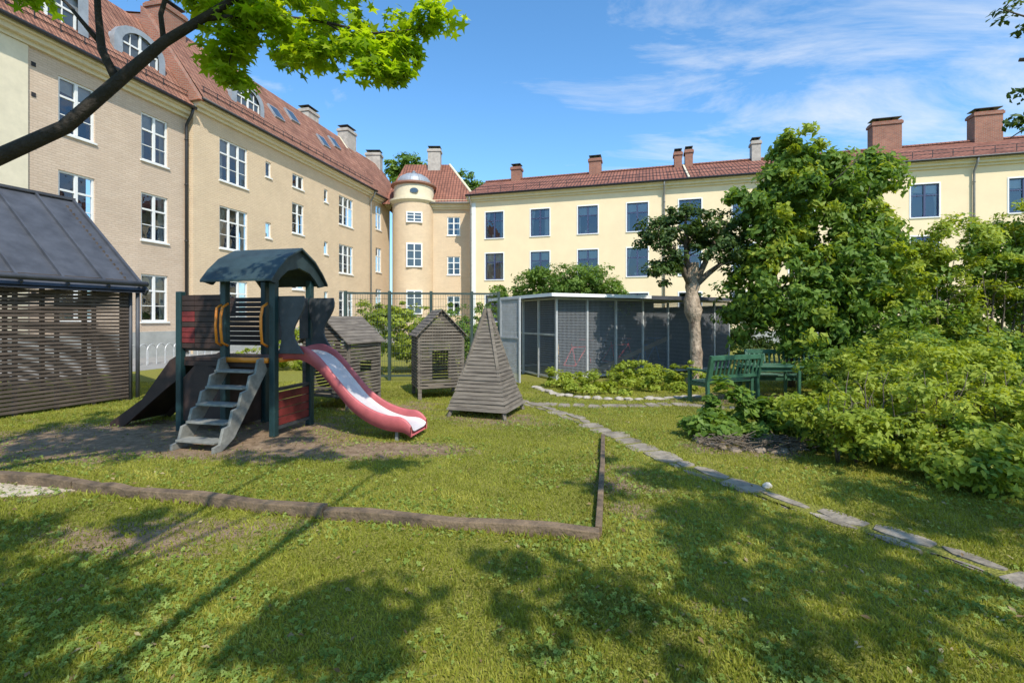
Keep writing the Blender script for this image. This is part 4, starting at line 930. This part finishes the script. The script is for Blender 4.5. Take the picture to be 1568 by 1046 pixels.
# ------------------------------------------------------------------ light, sky, camera
sv=Vector((.33,-.80,.95)).normalized()
sl_=bpy.data.lights.new('sun','SUN'); sl_.energy=5.0; sl_.angle=math.radians(.53); sl_.color=(1,.945,.83)
so=bpy.data.objects.new('sun',sl_); COL.objects.link(so); so.rotation_euler=sv.to_track_quat('Z','Y').to_euler(); so.location=(5,-10,15)
W=bpy.data.worlds.new('World'); scene.world=W; W.use_nodes=True; nt=W.node_tree; L=nt.links.new
bg=nt.nodes['Background']; sky=N(nt,'ShaderNodeTexSky'); sky.sky_type='NISHITA'; sky.sun_disc=False
sky.sun_elevation=math.asin(sv.z); sky.sun_rotation=math.atan2(sv.x,sv.y); sky.air_density=1.0; sky.dust_density=.5; sky.ozone_density=2.0
hs=N(nt,'ShaderNodeMix',data_type='RGBA',blend_type='MULTIPLY'); hs.inputs[0].default_value=1; hs.inputs[7].default_value=(.95,1.55,1.85,1); L(sky.outputs[0],hs.inputs[6])
tc=N(nt,'ShaderNodeTexCoord'); sp_=N(nt,'ShaderNodeSeparateXYZ'); L(tc.outputs['Generated'],sp_.inputs[0])
zz=N(nt,'ShaderNodeMath',operation='MAXIMUM'); L(sp_.outputs[2],zz.inputs[0]); zz.inputs[1].default_value=.03
hz=N(nt,'ShaderNodeMath',operation='SUBTRACT'); hz.inputs[0].default_value=1; L(zz.outputs[0],hz.inputs[1])
hp=N(nt,'ShaderNodeMath',operation='POWER'); L(hz.outputs[0],hp.inputs[0]); hp.inputs[1].default_value=6.5
hm=N(nt,'ShaderNodeMath',operation='MULTIPLY'); L(hp.outputs[0],hm.inputs[0]); hm.inputs[1].default_value=.85
hx=N(nt,'ShaderNodeMix',data_type='RGBA'); L(hm.outputs[0],hx.inputs[0]); L(hs.outputs[2],hx.inputs[6]); hx.inputs[7].default_value=(4.0,5.1,6.2,1)
za=N(nt,'ShaderNodeMath',operation='ADD'); L(zz.outputs[0],za.inputs[0]); za.inputs[1].default_value=.12
dx=N(nt,'ShaderNodeMath',operation='DIVIDE'); L(sp_.outputs[0],dx.inputs[0]); L(za.outputs[0],dx.inputs[1])
dy=N(nt,'ShaderNodeMath',operation='DIVIDE'); L(sp_.outputs[1],dy.inputs[0]); L(za.outputs[0],dy.inputs[1])
cb=N(nt,'ShaderNodeCombineXYZ'); L(dx.outputs[0],cb.inputs[0]); L(dy.outputs[0],cb.inputs[1])
mp=N(nt,'ShaderNodeMapping'); mp.inputs['Rotation'].default_value=(0,0,.5); mp.inputs['Scale'].default_value=(.75,1.6,1); mp.inputs['Location'].default_value=(.6,.3,0); L(cb.outputs[0],mp.inputs[0])
cn=N(nt,'ShaderNodeTexNoise'); cn.inputs['Scale'].default_value=1.5; cn.inputs['Detail'].default_value=10; cn.inputs['Roughness'].default_value=.64; cn.inputs['Distortion'].default_value=.5; L(mp.outputs[0],cn.inputs['Vector'])
mk=N(nt,'ShaderNodeMapRange'); mk.inputs[1].default_value=-.1; mk.inputs[2].default_value=.65; mk.inputs[3].default_value=-.10; mk.inputs[4].default_value=.15; L(sp_.outputs[0],mk.inputs[0])
sm=N(nt,'ShaderNodeMath',operation='ADD'); L(cn.outputs[0],sm.inputs[0]); L(mk.outputs[0],sm.inputs[1])
rp=N(nt,'ShaderNodeMapRange'); rp.inputs[1].default_value=.53; rp.inputs[2].default_value=.80; rp.inputs[3].default_value=0; rp.inputs[4].default_value=.85; L(sm.outputs[0],rp.inputs[0])
mx=N(nt,'ShaderNodeMix',data_type='RGBA'); L(rp.outputs[0],mx.inputs[0]); L(hx.outputs[2],mx.inputs[6]); mx.inputs[7].default_value=(6.5,6.8,7.2,1)
L(mx.outputs[2],bg.inputs[0]); bg.inputs[1].default_value=.145
cam=bpy.data.cameras.new('camera'); cam.sensor_width=36; cam.lens=36*720/1568; cam.shift_y=-35.5/1568; cam.clip_start=.05; cam.clip_end=2000
co=bpy.data.objects.new('camera',cam); COL.objects.link(co); co.location=(0,0,1.6); co.rotation_euler=(math.radians(90),0,0); scene.camera=co
scene.view_settings.view_transform='Standard'; scene.view_settings.look='None'; scene.view_settings.exposure=0
